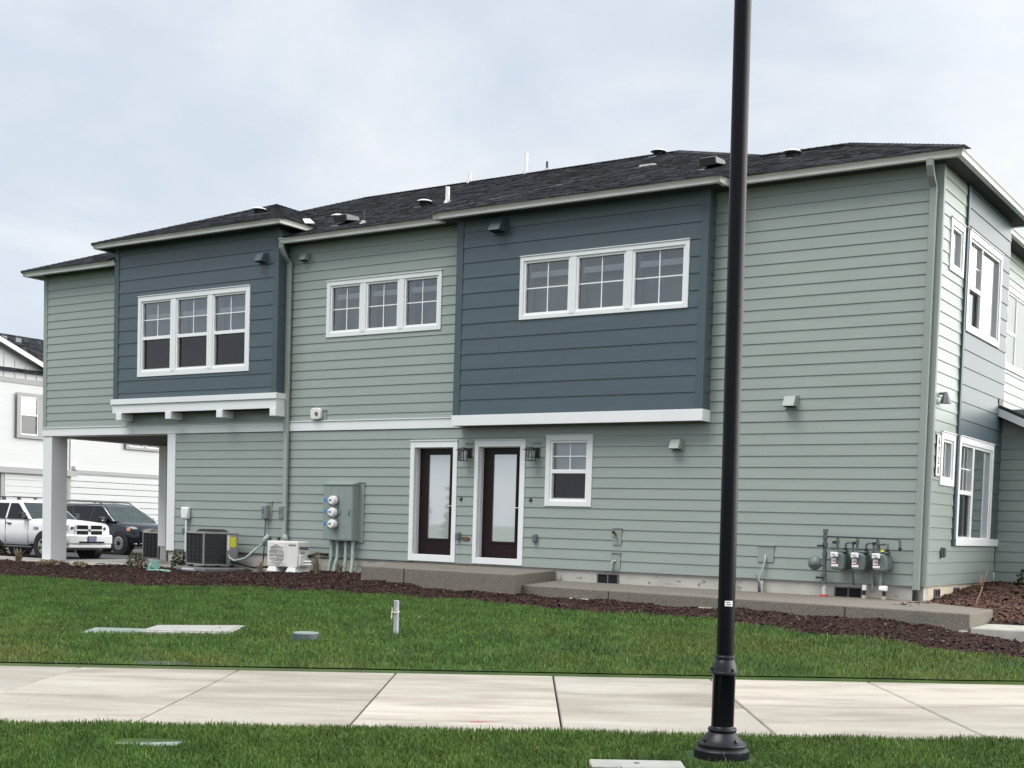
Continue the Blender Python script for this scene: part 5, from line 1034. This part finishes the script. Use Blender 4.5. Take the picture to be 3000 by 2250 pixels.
# half-buried teal pipe piece
x, y = -15.86, -.95; z = float(G(np.array(x), np.array(y))); t = thing('drain_fitting', (x, y, z), 'pale teal plastic pipe offcut lying in the mulch near the carport', 'pipe'); a = .9
obj('elbow', MB().tube([(x - .05, y, z - .02), (x + .03, y - .02, z + .10), (x + .10, y - .03, z + .13)], [.09, .10, .10], 16), 'teal_plastic', t, smooth=40); obj('strip', MB().tube([(x - .02, y - .15, z - .0), (x + .35, y - .08, z + .02), (x + .6, y - .05, z + .01)], .028, 8), 'teal_plastic', t, smooth=40)

# ------------------------------------------------------------------ vehicles
class CB(MB):                                             # car coordinates (forward +x) to world
    M = Matrix.Identity(4)
    def done(s): s.v = [tuple(CB.M @ Vector(p)) for p in s.v]; return s
def cobj(name, mb, m, par, **kw): return obj(name, mb.done(), m, par, **kw)
def loft(st_):
    mb = CB(); rings = []
    for (x, hw, zb, zt, tw, cr) in st_:
        half = [(hw * .90, zb), (hw * .985, zb + .10), (hw, zb + (zt - zb) * .45), (hw * .985, zt - (zt - zb) * .22), (hw * .955, zt - .07), (tw, zt), (tw * .5, zt + cr * .8), (0, zt + cr)]
        ring = [(x, y, z) for y, z in half] + [(x, -y, z) for y, z in half[-2::-1]]; rings.append(ring)
    n = len(rings[0]); vs = [p for r in rings for p in r]; fs = []
    for i in range(len(rings) - 1):
        for k in range(n): fs.append((i * n + k, i * n + (k + 1) % n, (i + 1) * n + (k + 1) % n, (i + 1) * n + k))
    fs += [tuple(range(n)), tuple(range((len(rings) - 1) * n, len(rings) * n))]
    return mb.add(vs, fs)
def wheel(par, x, y, r, side, rim_m, spokes=5):
    w = cobj('wheel', CB().lathe([(r * .6, -.11), (r * .93, -.11), (r, -.07), (r, .07), (r * .93, .11), (r * .62, .11), (r * .60, .06)], (x, y, r), 32, 'y'), 'tyre', par, smooth=40)
    yo = y + side * .10; mb = CB()
    mb.lathe([(r * .60, side * -.02), (r * .64, side * .015), (r * .58, side * .02), (r * .56, side * -.03)], (x, yo, r), 32, 'y'); mb.lathe([(r * .17, side * -.03), (r * .15, side * .01)], (x, yo, r), 14, 'y')
    for k in range(spokes):
        a = 2 * math.pi * k / spokes + .3
        for da in ((-.16, .16) if spokes < 7 else (-.09, .09)):
            d = Vector((math.cos(a + da), 0, math.sin(a + da))); pv = Vector((-d.z, 0, d.x)) * r * .06; c0 = Vector((x, yo, r))
            mb.prism([c0 + d * r * .1 - pv, c0 + d * r * .60 - pv * 1.2, c0 + d * r * .60 + pv * 1.2, c0 + d * r * .1 + pv], (0, side * .018, 0))
    cobj('rim', mb, rim_m, w); cobj('hub', CB().lathe([(r * .57, side * -.06), (r * .57, side * -.05)], (x, yo, r), 24, 'y'), 'car_black', w)
def cabin(par, m, xb0, xt0, xt1, xb1, hwb, hwt, zb, zt, glassm, splits, front_m='windscreen', pil=.05, trim=None, body_name='cabin'):
    b = [(xb0, zb), (xt0, zt), (xt1, zt), (xb1, zb)]
    def S(x, z, side, o=0.0):
        f = (z - zb) / (zt - zb); return (x, side * (hwb + (hwt - hwb) * f + o), z)
    mb = CB(); crown = .05
    vs = [S(xb0, zb, 1), S(xb0, zb, -1), S(xt0, zt, -1), S(xt0, zt, 1), S(xt1, zt, 1), S(xt1, zt, -1), S(xb1, zb, -1), S(xb1, zb, 1), (xt0 - .2, 0, zt + crown), (xt1 + .2, 0, zt + crown)]
    mb.add(vs, [(0, 1, 2, 3), (0, 3, 4, 7), (1, 6, 5, 2), (4, 5, 6, 7), (3, 2, 8), (5, 4, 9), (2, 5, 9, 8), (4, 3, 8, 9), (0, 7, 6, 1)])
    c = cobj(body_name, mb, m, par, bevel=.05, smooth=40)
    z0_, z1_ = zb + .02, zt - .09
    def xf(z): f = (z - zb) / (zt - zb); return xb0 + (xt0 - xb0) * f
    def xr(z): f = (z - zb) / (zt - zb); return xb1 + (xt1 - xb1) * f
    for side in (1, -1):
        edges = [None] + list(splits) + [None]
        for i in range(len(edges) - 1):
            a, d = edges[i], edges[i + 1]
            q = []
            for z, rev in ((z0_, 0), (z1_, 1)):
                xa = (xf(z) - pil * 1.6) if a is None else a - pil * .6; xd = (xr(z) + pil * 1.8) if d is None else d + pil * .6
                q.append((S(xa, z, side, .006), S(xd, z, side, .006)))
            cobj('side_window', CB().add([q[0][0], q[0][1], q[1][1], q[1][0]], [(0, 1, 2, 3) if side > 0 else (3, 2, 1, 0)]), glassm, c, recalc=False)
            cobj('window_back', CB().add([tuple(Vector(p) - Vector((0, side * .003, 0))) for p in (q[0][0], q[0][1], q[1][1], q[1][0])], [(0, 1, 2, 3)]), 'car_black', c, recalc=False)
        if trim:
            za = z1_ + .03; cobj('window_trim', CB().tube([S(xf(z0_) - .02, z0_ + .01, side, .012), S(xf(za) - .02, za, side, .012), S((xt0 + xt1) / 2, za + .015, side, .014), S(xr(za) + .05, za - .02, side, .012), S(xr(z0_) + .02, z0_ + .05, side, .012)], .014, 6), trim, c, smooth=True)
    # windscreen and rear screen
    def W_(z, o): return xf(z) + o
    for (fx_, o, mm, nm) in ((xf, .012, front_m, 'windscreen'), (xr, -.012, glassm, 'rear_window')):
        q = [(fx_(zb + .03) + o, hwb - .07, zb + .03), (fx_(zb + .03) + o, -hwb + .07, zb + .03), (fx_(zt - .06) + o, -hwt + .07, zt - .06), (fx_(zt - .06) + o, hwt - .07, zt - .06)]
        cobj(nm, CB().add(q, [(3, 2, 1, 0) if nm == 'windscreen' else (0, 1, 2, 3)]), mm, c, recalc=False)
        cobj('interior', CB().add([(p[0] - o * .7, p[1], p[2]) for p in q], [(0, 1, 2, 3)]), 'car_dash' if nm == 'windscreen' else 'car_black', c, recalc=False)
    return c
mat('car_dash', (0.16, 0.19, 0.19), 0.8, noise=((3, 3, 5), 0.5))
def place(x, y, z, heading, sc=1.0): CB.M = Matrix.Translation((x, y, z)) @ Matrix.Rotation(heading, 4, 'Z') @ Matrix.Scale(sc, 4)
def truck(lab, x, y, z, hd):
    t = thing('pickup_truck', (x, y, z), lab, 'truck'); place(x, y, z, hd, .95)
    cobj('body', loft([(2.78, .80, .62, 1.10, .70, .03), (2.70, .93, .56, 1.16, .80, .04), (2.45, .985, .52, 1.20, .84, .05), (1.9, 1.0, .50, 1.235, .86, .06), (1.0, 1.0, .46, 1.28, .88, .05), (.9, 1.0, .42, 1.27, .93, .0), (-.95, 1.0, .42, 1.27, .93, .0), (-1.0, 1.0, .42, 1.30, .93, .0), (-2.85, 1.0, .50, 1.32, .93, .0), (-2.95, .95, .55, 1.30, .9, .0)]), 'car_white', t, smooth=45)
    c = cabin(t, 'car_white', 1.15, .30, -.85, -1.0, .97, .76, 1.255, 1.88, 'car_glass', [-.12], pil=.07)
    for yy in (.62, -.62): cobj('rack_foot', CB().box(.05, .12, yy - .05, yy + .05, 1.90, 1.99), 'car_black', t); cobj('rack_foot', CB().box(-.72, -.65, yy - .05, yy + .05, 1.90, 1.99), 'car_black', t)
    for xx in (.085, -.685): cobj('rack_bar', CB().box(xx - .03, xx + .03, -.85, .85, 1.985, 2.015), 'car_black', t, bevel=.008)
    # grille: white surround with four black openings
    g = cobj('grille', CB().box(2.765, 2.83, -.57, .57, .77, 1.16), 'car_white', t, bevel=.04, smooth=40)
    for (a, b) in ((-.51, -.06), (.06, .51)):
        for (c0, c1) in ((.815, .945), (.995, 1.125)): cobj('grille_opening', CB().box(2.8305, 2.84, a, b, c0, c1), 'void', g, bevel=.02)
    cobj('emblem', CB().prism([(2.8305, -.045, 1.0), (2.8305, .045, 1.0), (2.8305, .05, .96), (2.8305, 0, .90), (2.8305, -.05, .96)], (.015, 0, 0)), 'pipe_grey', g)
    for s in (1, -1):
        h = cobj('headlight', CB().hexa([(2.62, s * .55, .93), (2.60, s * .94, .93), (2.78, s * .83, .93), (2.79, s * .55, .93), (2.62, s * .55, 1.12), (2.56, s * .95, 1.14), (2.74, s * .84, 1.13), (2.78, s * .55, 1.12)]), 'headlight', t, bevel=.02); cobj('lamp', CB().lathe([(.06, 0), (.05, .02)], (2.78, s * .66, 1.02), 14, 'x'), 'car_black', h)
        cobj('fog_lamp', CB().box(2.865, 2.885, s * .78 - .07, s * .78 + .07, .60, .70), 'car_black', t, bevel=.01)
        cobj('mirror', CB().box(.78, .92, s * 1.08 - .10, s * 1.08 + .12, 1.28, 1.50), 'car_black', t, bevel=.03); cobj('door_handle', CB().box(-.02, .18, s * 1.002 - .015, s * 1.002 + .015, 1.10, 1.14).box(-1.0, -.82, s * 1.002 - .015, s * 1.002 + .015, 1.10, 1.14), 'car_black', t)
        cobj('side_step', CB().box(-1.0, 1.25, s * .98 - .06, s * .98 + .06, .34, .39), 'pipe_grey', t, bevel=.01)
        cobj('door_gap', CB().box(.08 - .2, .088 - .2, s * .992 - .012, s * .992 + .0125, .5, 1.25).box(1.03, 1.038, s * .99 - .012, s * .992 + .0125, .5, 1.25), 'car_black', t)
    cobj('bumper', CB().prism([(2.70, -1.0, .50), (2.90, -.9, .50), (2.95, -.5, .50), (2.95, .5, .50), (2.90, .9, .50), (2.70, 1.0, .50)], (0, 0, .32)), 'car_white', t, bevel=.05, smooth=40); cobj('bumper_slot', CB().box(2.9505, 2.965, -.50, .50, .545, .60), 'void', t); cobj('air_dam', CB().box(2.5, 2.9, -.85, .85, .38, .50), 'car_white', t, bevel=.03)
    pl = cobj('number_plate', CB().box(2.966, 2.985, -.155, .155, .60, .76), 'plate', t); cobj('plate_frame', CB().box(2.9655, 2.98, -.17, .17, .585, .775), 'car_black', t)
    for xx in (1.83, -1.74):
        for s in (1, -1):
            cobj('wheel_arch', CB().lathe([(.50, -s * .3), (.50, s * .004), (.46, s * .010), (.001, s * .010)], (xx, s * .995, .42), 30, 'y'), 'car_black', t); wheel(t, xx, s * .90, .40, s, 'alloy')
    cobj('underbody', CB().box(-2.7, 2.5, -.8, .8, .30, .5), 'car_black', t)
    for s in (1, -1):
        M_ = CB.M @ Matrix.Translation((1.42, s * 1.0035, .98)) @ Matrix.Rotation(math.pi if s > 0 else 0, 4, 'Z') @ Matrix.Rotation(math.pi / 2, 4, 'X'); text_mesh('badge', '1500', .14, M_, 'black_metal', t)
def suv(lab, x, y, z, hd):
    t = thing('parked_suv', (x, y, z), lab, 'car'); place(x, y, z, hd)
    cobj('body', loft([(2.52, .70, .36, .86, .55, .03), (2.42, .86, .30, .95, .70, .04), (2.1, .95, .28, 1.02, .80, .05), (1.6, .985, .26, 1.07, .84, .05), (1.05, .99, .26, 1.12, .86, .04), (.9, .99, .26, 1.13, .92, .0), (-1.2, .99, .26, 1.16, .93, .0), (-2.3, .97, .30, 1.16, .9, .0), (-2.6, .9, .4, 1.12, .8, .0)]), 'car_navy', t, smooth=45)
    cabin(t, 'car_navy', 1.35, .35, -1.95, -2.45, .96, .70, 1.10, 1.72, 'car_glass', [-.05, -1.15], pil=.06, trim='chrome')
    for s in (1, -1):
        cobj('roof_rail', CB().tube([(.25, s * .66, 1.75), (.1, s * .66, 1.80), (-1.7, s * .66, 1.82), (-1.9, s * .66, 1.76)], .022, 6), 'car_black', t, smooth=True)
        cobj('headlight', CB().hexa([(2.02, s * .93, .80), (2.42, s * .60, .76), (2.46, s * .60, .76), (2.08, s * .985, .80), (1.98, s * .90, .93), (2.40, s * .58, .88), (2.45, s * .58, .88), (2.04, s * .97, .93)]), 'headlight', t, bevel=.015); cobj('indicator', CB().box(2.0, 2.14, s * .965 - .02, s * .965 + .02, .82, .92), 'amber', t)
        cobj('fog_trim', CB().tube([(2.30, s * .90, .36), (2.46, s * .72, .38), (2.52, s * .55, .46)], .03, 6), 'chrome', t, smooth=True); cobj('mirror', CB().box(.75, .92, s * 1.08 - .12, s * 1.08 + .10, 1.12, 1.28), 'car_navy', t, bevel=.04, smooth=40); cobj('mirror_trim', CB().box(.92, .93, s * 1.08 - .1, s * 1.08 + .09, 1.13, 1.17), 'chrome', t)
        cobj('sill_trim', CB().box(-1.1, 1.0, s * .985 - .01, s * .985 + .012, .33, .36), 'chrome', t)
    cobj('grille', CB().box(2.50, 2.535, -.48, .48, .50, .82), 'void', t, bevel=.02); cobj('grille_bar', CB().box(2.536, 2.55, -.46, .46, .70, .735), 'chrome', t)
    for xx in (1.62, -1.42):
        for s in (1, -1): cobj('wheel_arch', CB().lathe([(.44, -s * .3), (.44, s * .004), (.41, s * .010), (.001, s * .010)], (xx, s * .985, .38), 30, 'y'), 'car_black', t); wheel(t, xx, s * .90, .365, s, 'chrome', 9)
    cobj('underbody', CB().box(-2.3, 2.2, -.8, .8, .18, .3), 'car_black', t)
truck('white pickup truck with a roof rack parked behind the carport column', -30.55, 6.72, -.725, math.radians(2))
suv('dark navy suv parked between the white pickup and the rear carport post', -32.73, 11.59, -.665, math.radians(0))

# ------------------------------------------------------------------ white house across the court
WH = thing('white_house', (-46, 20, -.5), 'white lap sided house with a grey gable band and garage doors behind the cars', 'house'); XW = -45.0; FW_ = sidew(XW)
wb = obj('wall', MB().box(-52, XW - .001, 8, 19.1, -.6, 6.6).box(-52, XW - .25, 19.101, 34, -.6, 7.2), 'white_house', WH)
def wplanks(par, xb, u0, u1, z0, z1, ops, e=.20):
    planks(par, 'side', xb, u0, u1, z0, z1, e, 2.65, ops, 'white_house', joint=30)
WW = (16.165, 18.7, 3.975, 5.985)
wplanks(wb, XW, 8.1, 19.1, 2.66, 6.38, [WW]); wplanks(wb, XW - .25, 19.1, 30, 2.72, 6.9, [(22.35, 24.6, 3.88, 5.9)]); wplanks(wb, XW, 8.1, 15.45, -.5, 2.40, []); wplanks(wb, XW, 18.95, 19.1, -.5, 2.42, [])
obj('band', MB().fbox(FW_, 8, 19.1, .001, .05, 6.38, 6.60), 'white_house_grey', WH); obj('band', MB().fbox(FW_, 8, 19.3, .001, .30, 2.40, 2.655), 'white_house_grey', WH); obj('band', MB().fbox(sidew(XW - .25), 19.31, 30, .001, .06, 2.55, 2.72), 'white_house_grey', WH)
# gable of board and batten
apex = (XW, 11.0, 9.75); mb = MB().prism([(XW - .02, 4.0, 6.601), (XW - .02, 18.9, 6.601), (XW - .02, 11.0, 9.75)], (-.1, 0, 0)); gb = obj('gable', mb, 'batten', WH)
for k in range(18):
    y = 11.2 + k * .55
    if y < 18.5: obj('batten', MB().fbox(FW_, y, y + .05, -.019, .012, 6.602, 6.62 + (18.9 - y) * (9.75 - 6.6) / 7.9 - .25), 'batten', gb)
sl_ = (8.163 - 7.241) / (17.66 - 15.393)
def rz(y, top): return top + (15.393 - y) * sl_
rk = obj('rake_board', MB().prism([(XW + .45, 10.5, rz(10.5, 8.163)), (XW + .45, 10.5, rz(10.5, 7.937)), (XW + .45, 19.6, rz(19.6, 7.937)), (XW + .45, 19.6, rz(19.6, 8.163))], (-.05, 0, 0)), 'gutter_paint', WH)
mb = MB().prism([(XW + .47, 10.5, rz(10.5, 8.19)), (XW + .47, 10.5, rz(10.5, 8.165)), (XW + .47, 19.6, rz(19.6, 8.165)), (XW + .47, 19.6, rz(19.6, 8.19))], (-5, 0, 0)); obj('gable_roof', mb, 'roof_deck', WH); obj('soffit', MB().prism([(XW + .40, 10.5, rz(10.5, 8.02)), (XW + .40, 10.5, rz(10.5, 7.99)), (XW + .40, 19.5, rz(19.5, 7.99)), (XW + .40, 19.5, rz(19.5, 8.02))], (-.4, 0, 0)), 'white_house_grey', WH)
mr_ = MB().add([(XW + .2, 8, 6.9), (XW + .2, 32, 6.9), (XW - 3.2, 32, 8.95), (XW - 3.2, 8, 8.95)], [(0, 1, 2, 3)]); wrf = obj('roof', mr_, 'roof_deck', WH, recalc=False)
shingles(wrf, (XW + .2, 12.5, 6.9), (XW + .2, 19.8, 6.9), (-3.4, 0, 2.05), lambda v: None if v > 3.95 else (0, 7.3), .20)
obj('vent_pipe', MB().lathe([(.045, -.1), (.045, .95)], (XW - 2.75, 16.45, 8.62), 10), 'plastic_white', wrf); obj('boot', MB().lathe([(.2, -.05), (.06, .1)], (XW - 2.75, 16.45, 8.66), 10), 'galvanised', wrf)
for y in (17.3, 18.05): obj('roof_vent', MB().box(XW - 2.75, XW - 2.45, y - .15, y + .15, 8.55, 8.75), 'pipe_grey', wrf)
window(sidew(XW + .12), WW, [(16.40, 17.22), (17.52, 18.40)], (4.17, 5.80), meet=5.02, ret=False, house=WH, casing='white_house_grey', cap=False, depth=.11, room='far_room')
window(sidew(XW - .13), (22.35, 24.6, 3.88, 5.9), [(22.6, 23.4), (23.65, 24.4)], (4.05, 5.75), meet=4.9, ret=False, house=WH, casing='white_house_grey', cap=False, depth=.11, room='far_room')
def garage(u0, u1, xb, z1):
    F = sidew(xb); g_ = obj('garage_door', MB().fbox(F, u0, u1, -.12, -.10, -.45, z1), 'white_house', WH)
    n = 10; h = (z1 + .45) / n
    for k in range(n): obj('door_panel', MB().fbox(F, u0 + .02, u1 - .02, -.0995, -.075, -.44 + k * h, -.45 + (k + 1) * h - .012), 'white_house', g_, bevel=.006)
garage(15.6, 18.9, XW + .18, 2.38); garage(19.25, 29, XW - .15, 2.5)
obj('corner_post', MB().fbox(FW_, 18.95, 19.10, .0, .06, -.5, 2.4).fbox(FW_, 15.44, 15.58, .0, .1, -.5, 2.4), 'white_house_grey', WH); obj('gutter_drop', MB().fbox(FW_, 19.05, 19.1, .03, .07, 2.66, 4.2), 'white_house', WH)
obj('camera_box', MB().fbox(sidew(XW - .25), 19.4, 19.62, .03, .25, 2.72, 2.9), 'plastic_white', WH)

# ------------------------------------------------------------------ plants
def leafy(name, lab, cat, c, rx, rz_, n, m, size, stems=8, squash=1.0, stem_m='twig', blade=False):
    x, y, z = c; t = thing(name, c, lab, cat); mb = MB()
    for k in range(stems):
        a = R.uniform(0, 6.28); r_ = rx * R.uniform(.2, .85); mb.tube([(x, y, z - .03), (x + r_ * .4 * math.cos(a), y + r_ * .4 * math.sin(a), z + rz_ * .45), (x + r_ * math.cos(a), y + r_ * math.sin(a), z + rz_ * R.uniform(.7, 1.0))], [.008, .006, .003], 5)
    obj('stem', mb, stem_m, t)
    u = NR.random(n); th = NR.uniform(0, 2 * math.pi, n); ph = NR.random(n); rr = rx * (.35 + .65 * np.sqrt(u)) * np.sqrt(1 - (ph * .9) ** 2) * (.75 + .35 * np.sin(3 * th + 1) ** 2)
    P = np.c_[x + rr * np.cos(th), y + rr * np.sin(th), z + .03 + rz_ * ph]
    d = NR.normal(0, 1, (n, 3)); d /= np.linalg.norm(d, axis=1)[:, None]; e = np.cross(d, NR.normal(0, 1, (n, 3))); e /= np.linalg.norm(e, axis=1)[:, None]; s = size * NR.uniform(.6, 1.3, n)[:, None]
    v = np.stack([P - d * s, P + e * s * .45, P + d * s, P - e * s * .45], 1).reshape(-1, 3); f = np.arange(n * 4).reshape(-1, 4)
    fast_mesh('foliage', v, f, m, t, kind='stuff'); return t
def tuft(lab, c, n, h, spread, m, w=.006, name='grass_tuft'):
    x, y, z = c; t = thing(name, c, lab, 'grass'); vs = []; fs = []
    for k in range(n):
        a = R.uniform(0, 6.28); l = h * R.uniform(.5, 1.1); s = spread * R.uniform(.1, 1); px, py = x + R.uniform(-.04, .04), y + R.uniform(-.04, .04); dx, dy = -math.sin(a) * w, math.cos(a) * w
        p1 = (px + s * .4 * math.cos(a), py + s * .4 * math.sin(a), z + l * .65); p2 = (px + s * math.cos(a), py + s * math.sin(a), z + l); o = len(vs)
        vs += [(px - dx, py - dy, z - .02), (px + dx, py + dy, z - .02), (p1[0] + dx, p1[1] + dy, p1[2]), (p1[0] - dx, p1[1] - dy, p1[2]), p2, (p2[0] + .001, p2[1], p2[2])]; fs += [(o, o + 1, o + 2, o + 3), (o + 3, o + 2, o + 5, o + 4)]
    fast_mesh('blades', np.array(vs), np.array(fs), m, t, kind='stuff')
def gz_(x, y): return float(bed_z(np.array(x), np.array(y)))
leafy('shrub', 'small wispy olive shrub in the mulch in front of the carport slab', 'shrub', (-16.55, -.80, gz_(-16.55, -.8)), .28, .34, 420, 'leaf_olive', .035, 14)
leafy('shrub', 'small dark green shrub tucked beside the big condenser', 'shrub', (-15.60, -.45, gz_(-15.6, -.45)), .22, .36, 420, 'leaf_dark', .035, 10)
leafy('shrub', 'low rounded green and yellow shrub in the corner bed', 'shrub', (1.55, 3.0, float(nook_z(1.55, 3.0))), .85, .50, 5200, 'leaf_dark', .05, 16)
leafy('shrub', 'brownish low shrub beyond the path left of the carport', 'shrub', (-25.6, 1.7, -.52), .55, .50, 1500, 'leaf_brown', .06, 12)
leafy('shrub', 'flattened dry brown shrub in the mulch by the carport column', 'shrub', (-18.9, -1.3, gz_(-18.9, -1.3)), .25, .10, 200, 'dry_grass', .04, 6)
leafy('shrub', 'flattened dry grey shrub in the mulch before the carport slab', 'shrub', (-17.9, -1.2, gz_(-17.9, -1.2)), .22, .08, 160, 'dry_grass', .04, 6)
tuft('spiky pale plant by the path left of the carport column', (-20.47, -.92, gz_(-20.47, -.92)), 60, .36, .2, 'dry_grass', .012, 'spiky_plant')
tuft('dry straw tuft beside the pad of the cream heat pump', (-12.55, -1.15, gz_(-12.55, -1.15)), 40, .28, .16, 'dry_grass'); tuft('tall dry straw tuft left of the painted conduits', (-11.35, -.85, gz_(-11.35, -.85)), 55, .42, .2, 'dry_grass'); tuft('dry straw tuft at the foot of the painted conduits', (-10.85, -.75, gz_(-10.85, -.75)), 45, .25, .18, 'dry_grass')
sx_, sy_ = .86, -.50; sz = float(nook_z(sx_, sy_)); t = thing('sapling', (sx_, sy_, sz), 'bare young sapling in the corner bed beside the walkway', 'tree')
obj('trunk', MB().tube([(sx_, sy_, sz - .05), (sx_ + .02, sy_ + .03, sz + .12), (sx_ + .06, sy_ + .05, sz + .22), (sx_ + .08, sy_ + .07, sz + .32)], [.010, .009, .008, .006], 7), 'twig', t, smooth=True)
for dx, dy, dz_ in ((-.05, .02, .24), (.06, .03, .27), (-.07, .05, .12), (.0, .0, .18)): obj('branch', MB().tube([(sx_ + .078, sy_ + .068, sz + .31), (sx_ + .078 + dx * .5, sy_ + .068 + dy * .5, sz + .31 + dz_ * .5), (sx_ + .078 + dx, sy_ + .068 + dy, sz + .31 + dz_)], [.005, .004, .002], 5), 'twig', t, smooth=True)

# ------------------------------------------------------------------ trees across the street (they show in the door and window glass)
def tree_mesh(h, conifer, seed):
    rg = np.random.default_rng(seed); n = 2600; u = rg.random(n) ** .7; th = rg.uniform(0, 2 * math.pi, n)
    if conifer: z = h * (.08 + .92 * (1 - u)); r = (h * .20) * u * (.55 + .45 * np.sin(z * 5) ** 2) * np.sqrt(rg.random(n)) + .05
    else: z = h * (.35 + .65 * rg.random(n)); r = h * .27 * np.sqrt(np.maximum(0, 1 - ((z / h - .66) / .36) ** 2)) * np.sqrt(rg.random(n)) * (.8 + .3 * np.sin(th * 3 + z))
    P = np.c_[r * np.cos(th), r * np.sin(th), z]; d = rg.normal(0, 1, (n, 3)); d[:, 2] *= .5; d /= np.linalg.norm(d, axis=1)[:, None]; e = np.cross(d, rg.normal(0, 1, (n, 3))); e /= np.linalg.norm(e, axis=1)[:, None]; k = h * .035 * rg.uniform(.6, 1.4, n)[:, None]
    return np.stack([P - d * k, P + e * k * .5, P + d * k, P - e * k * .5], 1).reshape(-1, 3), np.arange(n * 4).reshape(-1, 4)
protos = []
for i, (h, c) in enumerate(((7.5, True), (5.5, True), (5.0, False))):
    v, f = tree_mesh(h, c, 40 + i); me = bpy.data.meshes.new('crown'); me.from_pydata(v.tolist(), [], f.tolist()); me.materials.append(MATS['leaf_dark']); tm = bpy.data.meshes.new('trunk'); mb = MB().tube([(0, 0, -.2), (.05, .02, h * .4), (0, 0, h * .9)], [h * .022, h * .016, h * .004], 8); tm.from_pydata(mb.v, [], mb.f); tm.materials.append(MATS['twig']); protos.append((me, tm))
for i in range(16):
    x = -88 + i * 5.2 + R.uniform(-2, 2); y = -58 - .25 * (x + 50) + R.uniform(-7, 7); k = R.choice((0, 0, 1, 2)); t = thing('conifer_tree' if k < 2 else 'broadleaf_tree', (x, y, -1.05), 'dark conifer across the street, mirrored in the door glass' if k < 2 else 'round leafy tree across the street, mirrored in the door glass', 'tree', 'trees across the street'); sc_ = R.uniform(.75, 1.15)
    for nm, me in (('crown', protos[k][0]), ('trunk', protos[k][1])):
        o = bpy.data.objects.new(nm, me); COL.objects.link(o); o.parent = t; o.scale = (sc_,) * 3; o.rotation_euler = (0, 0, R.uniform(0, 6))
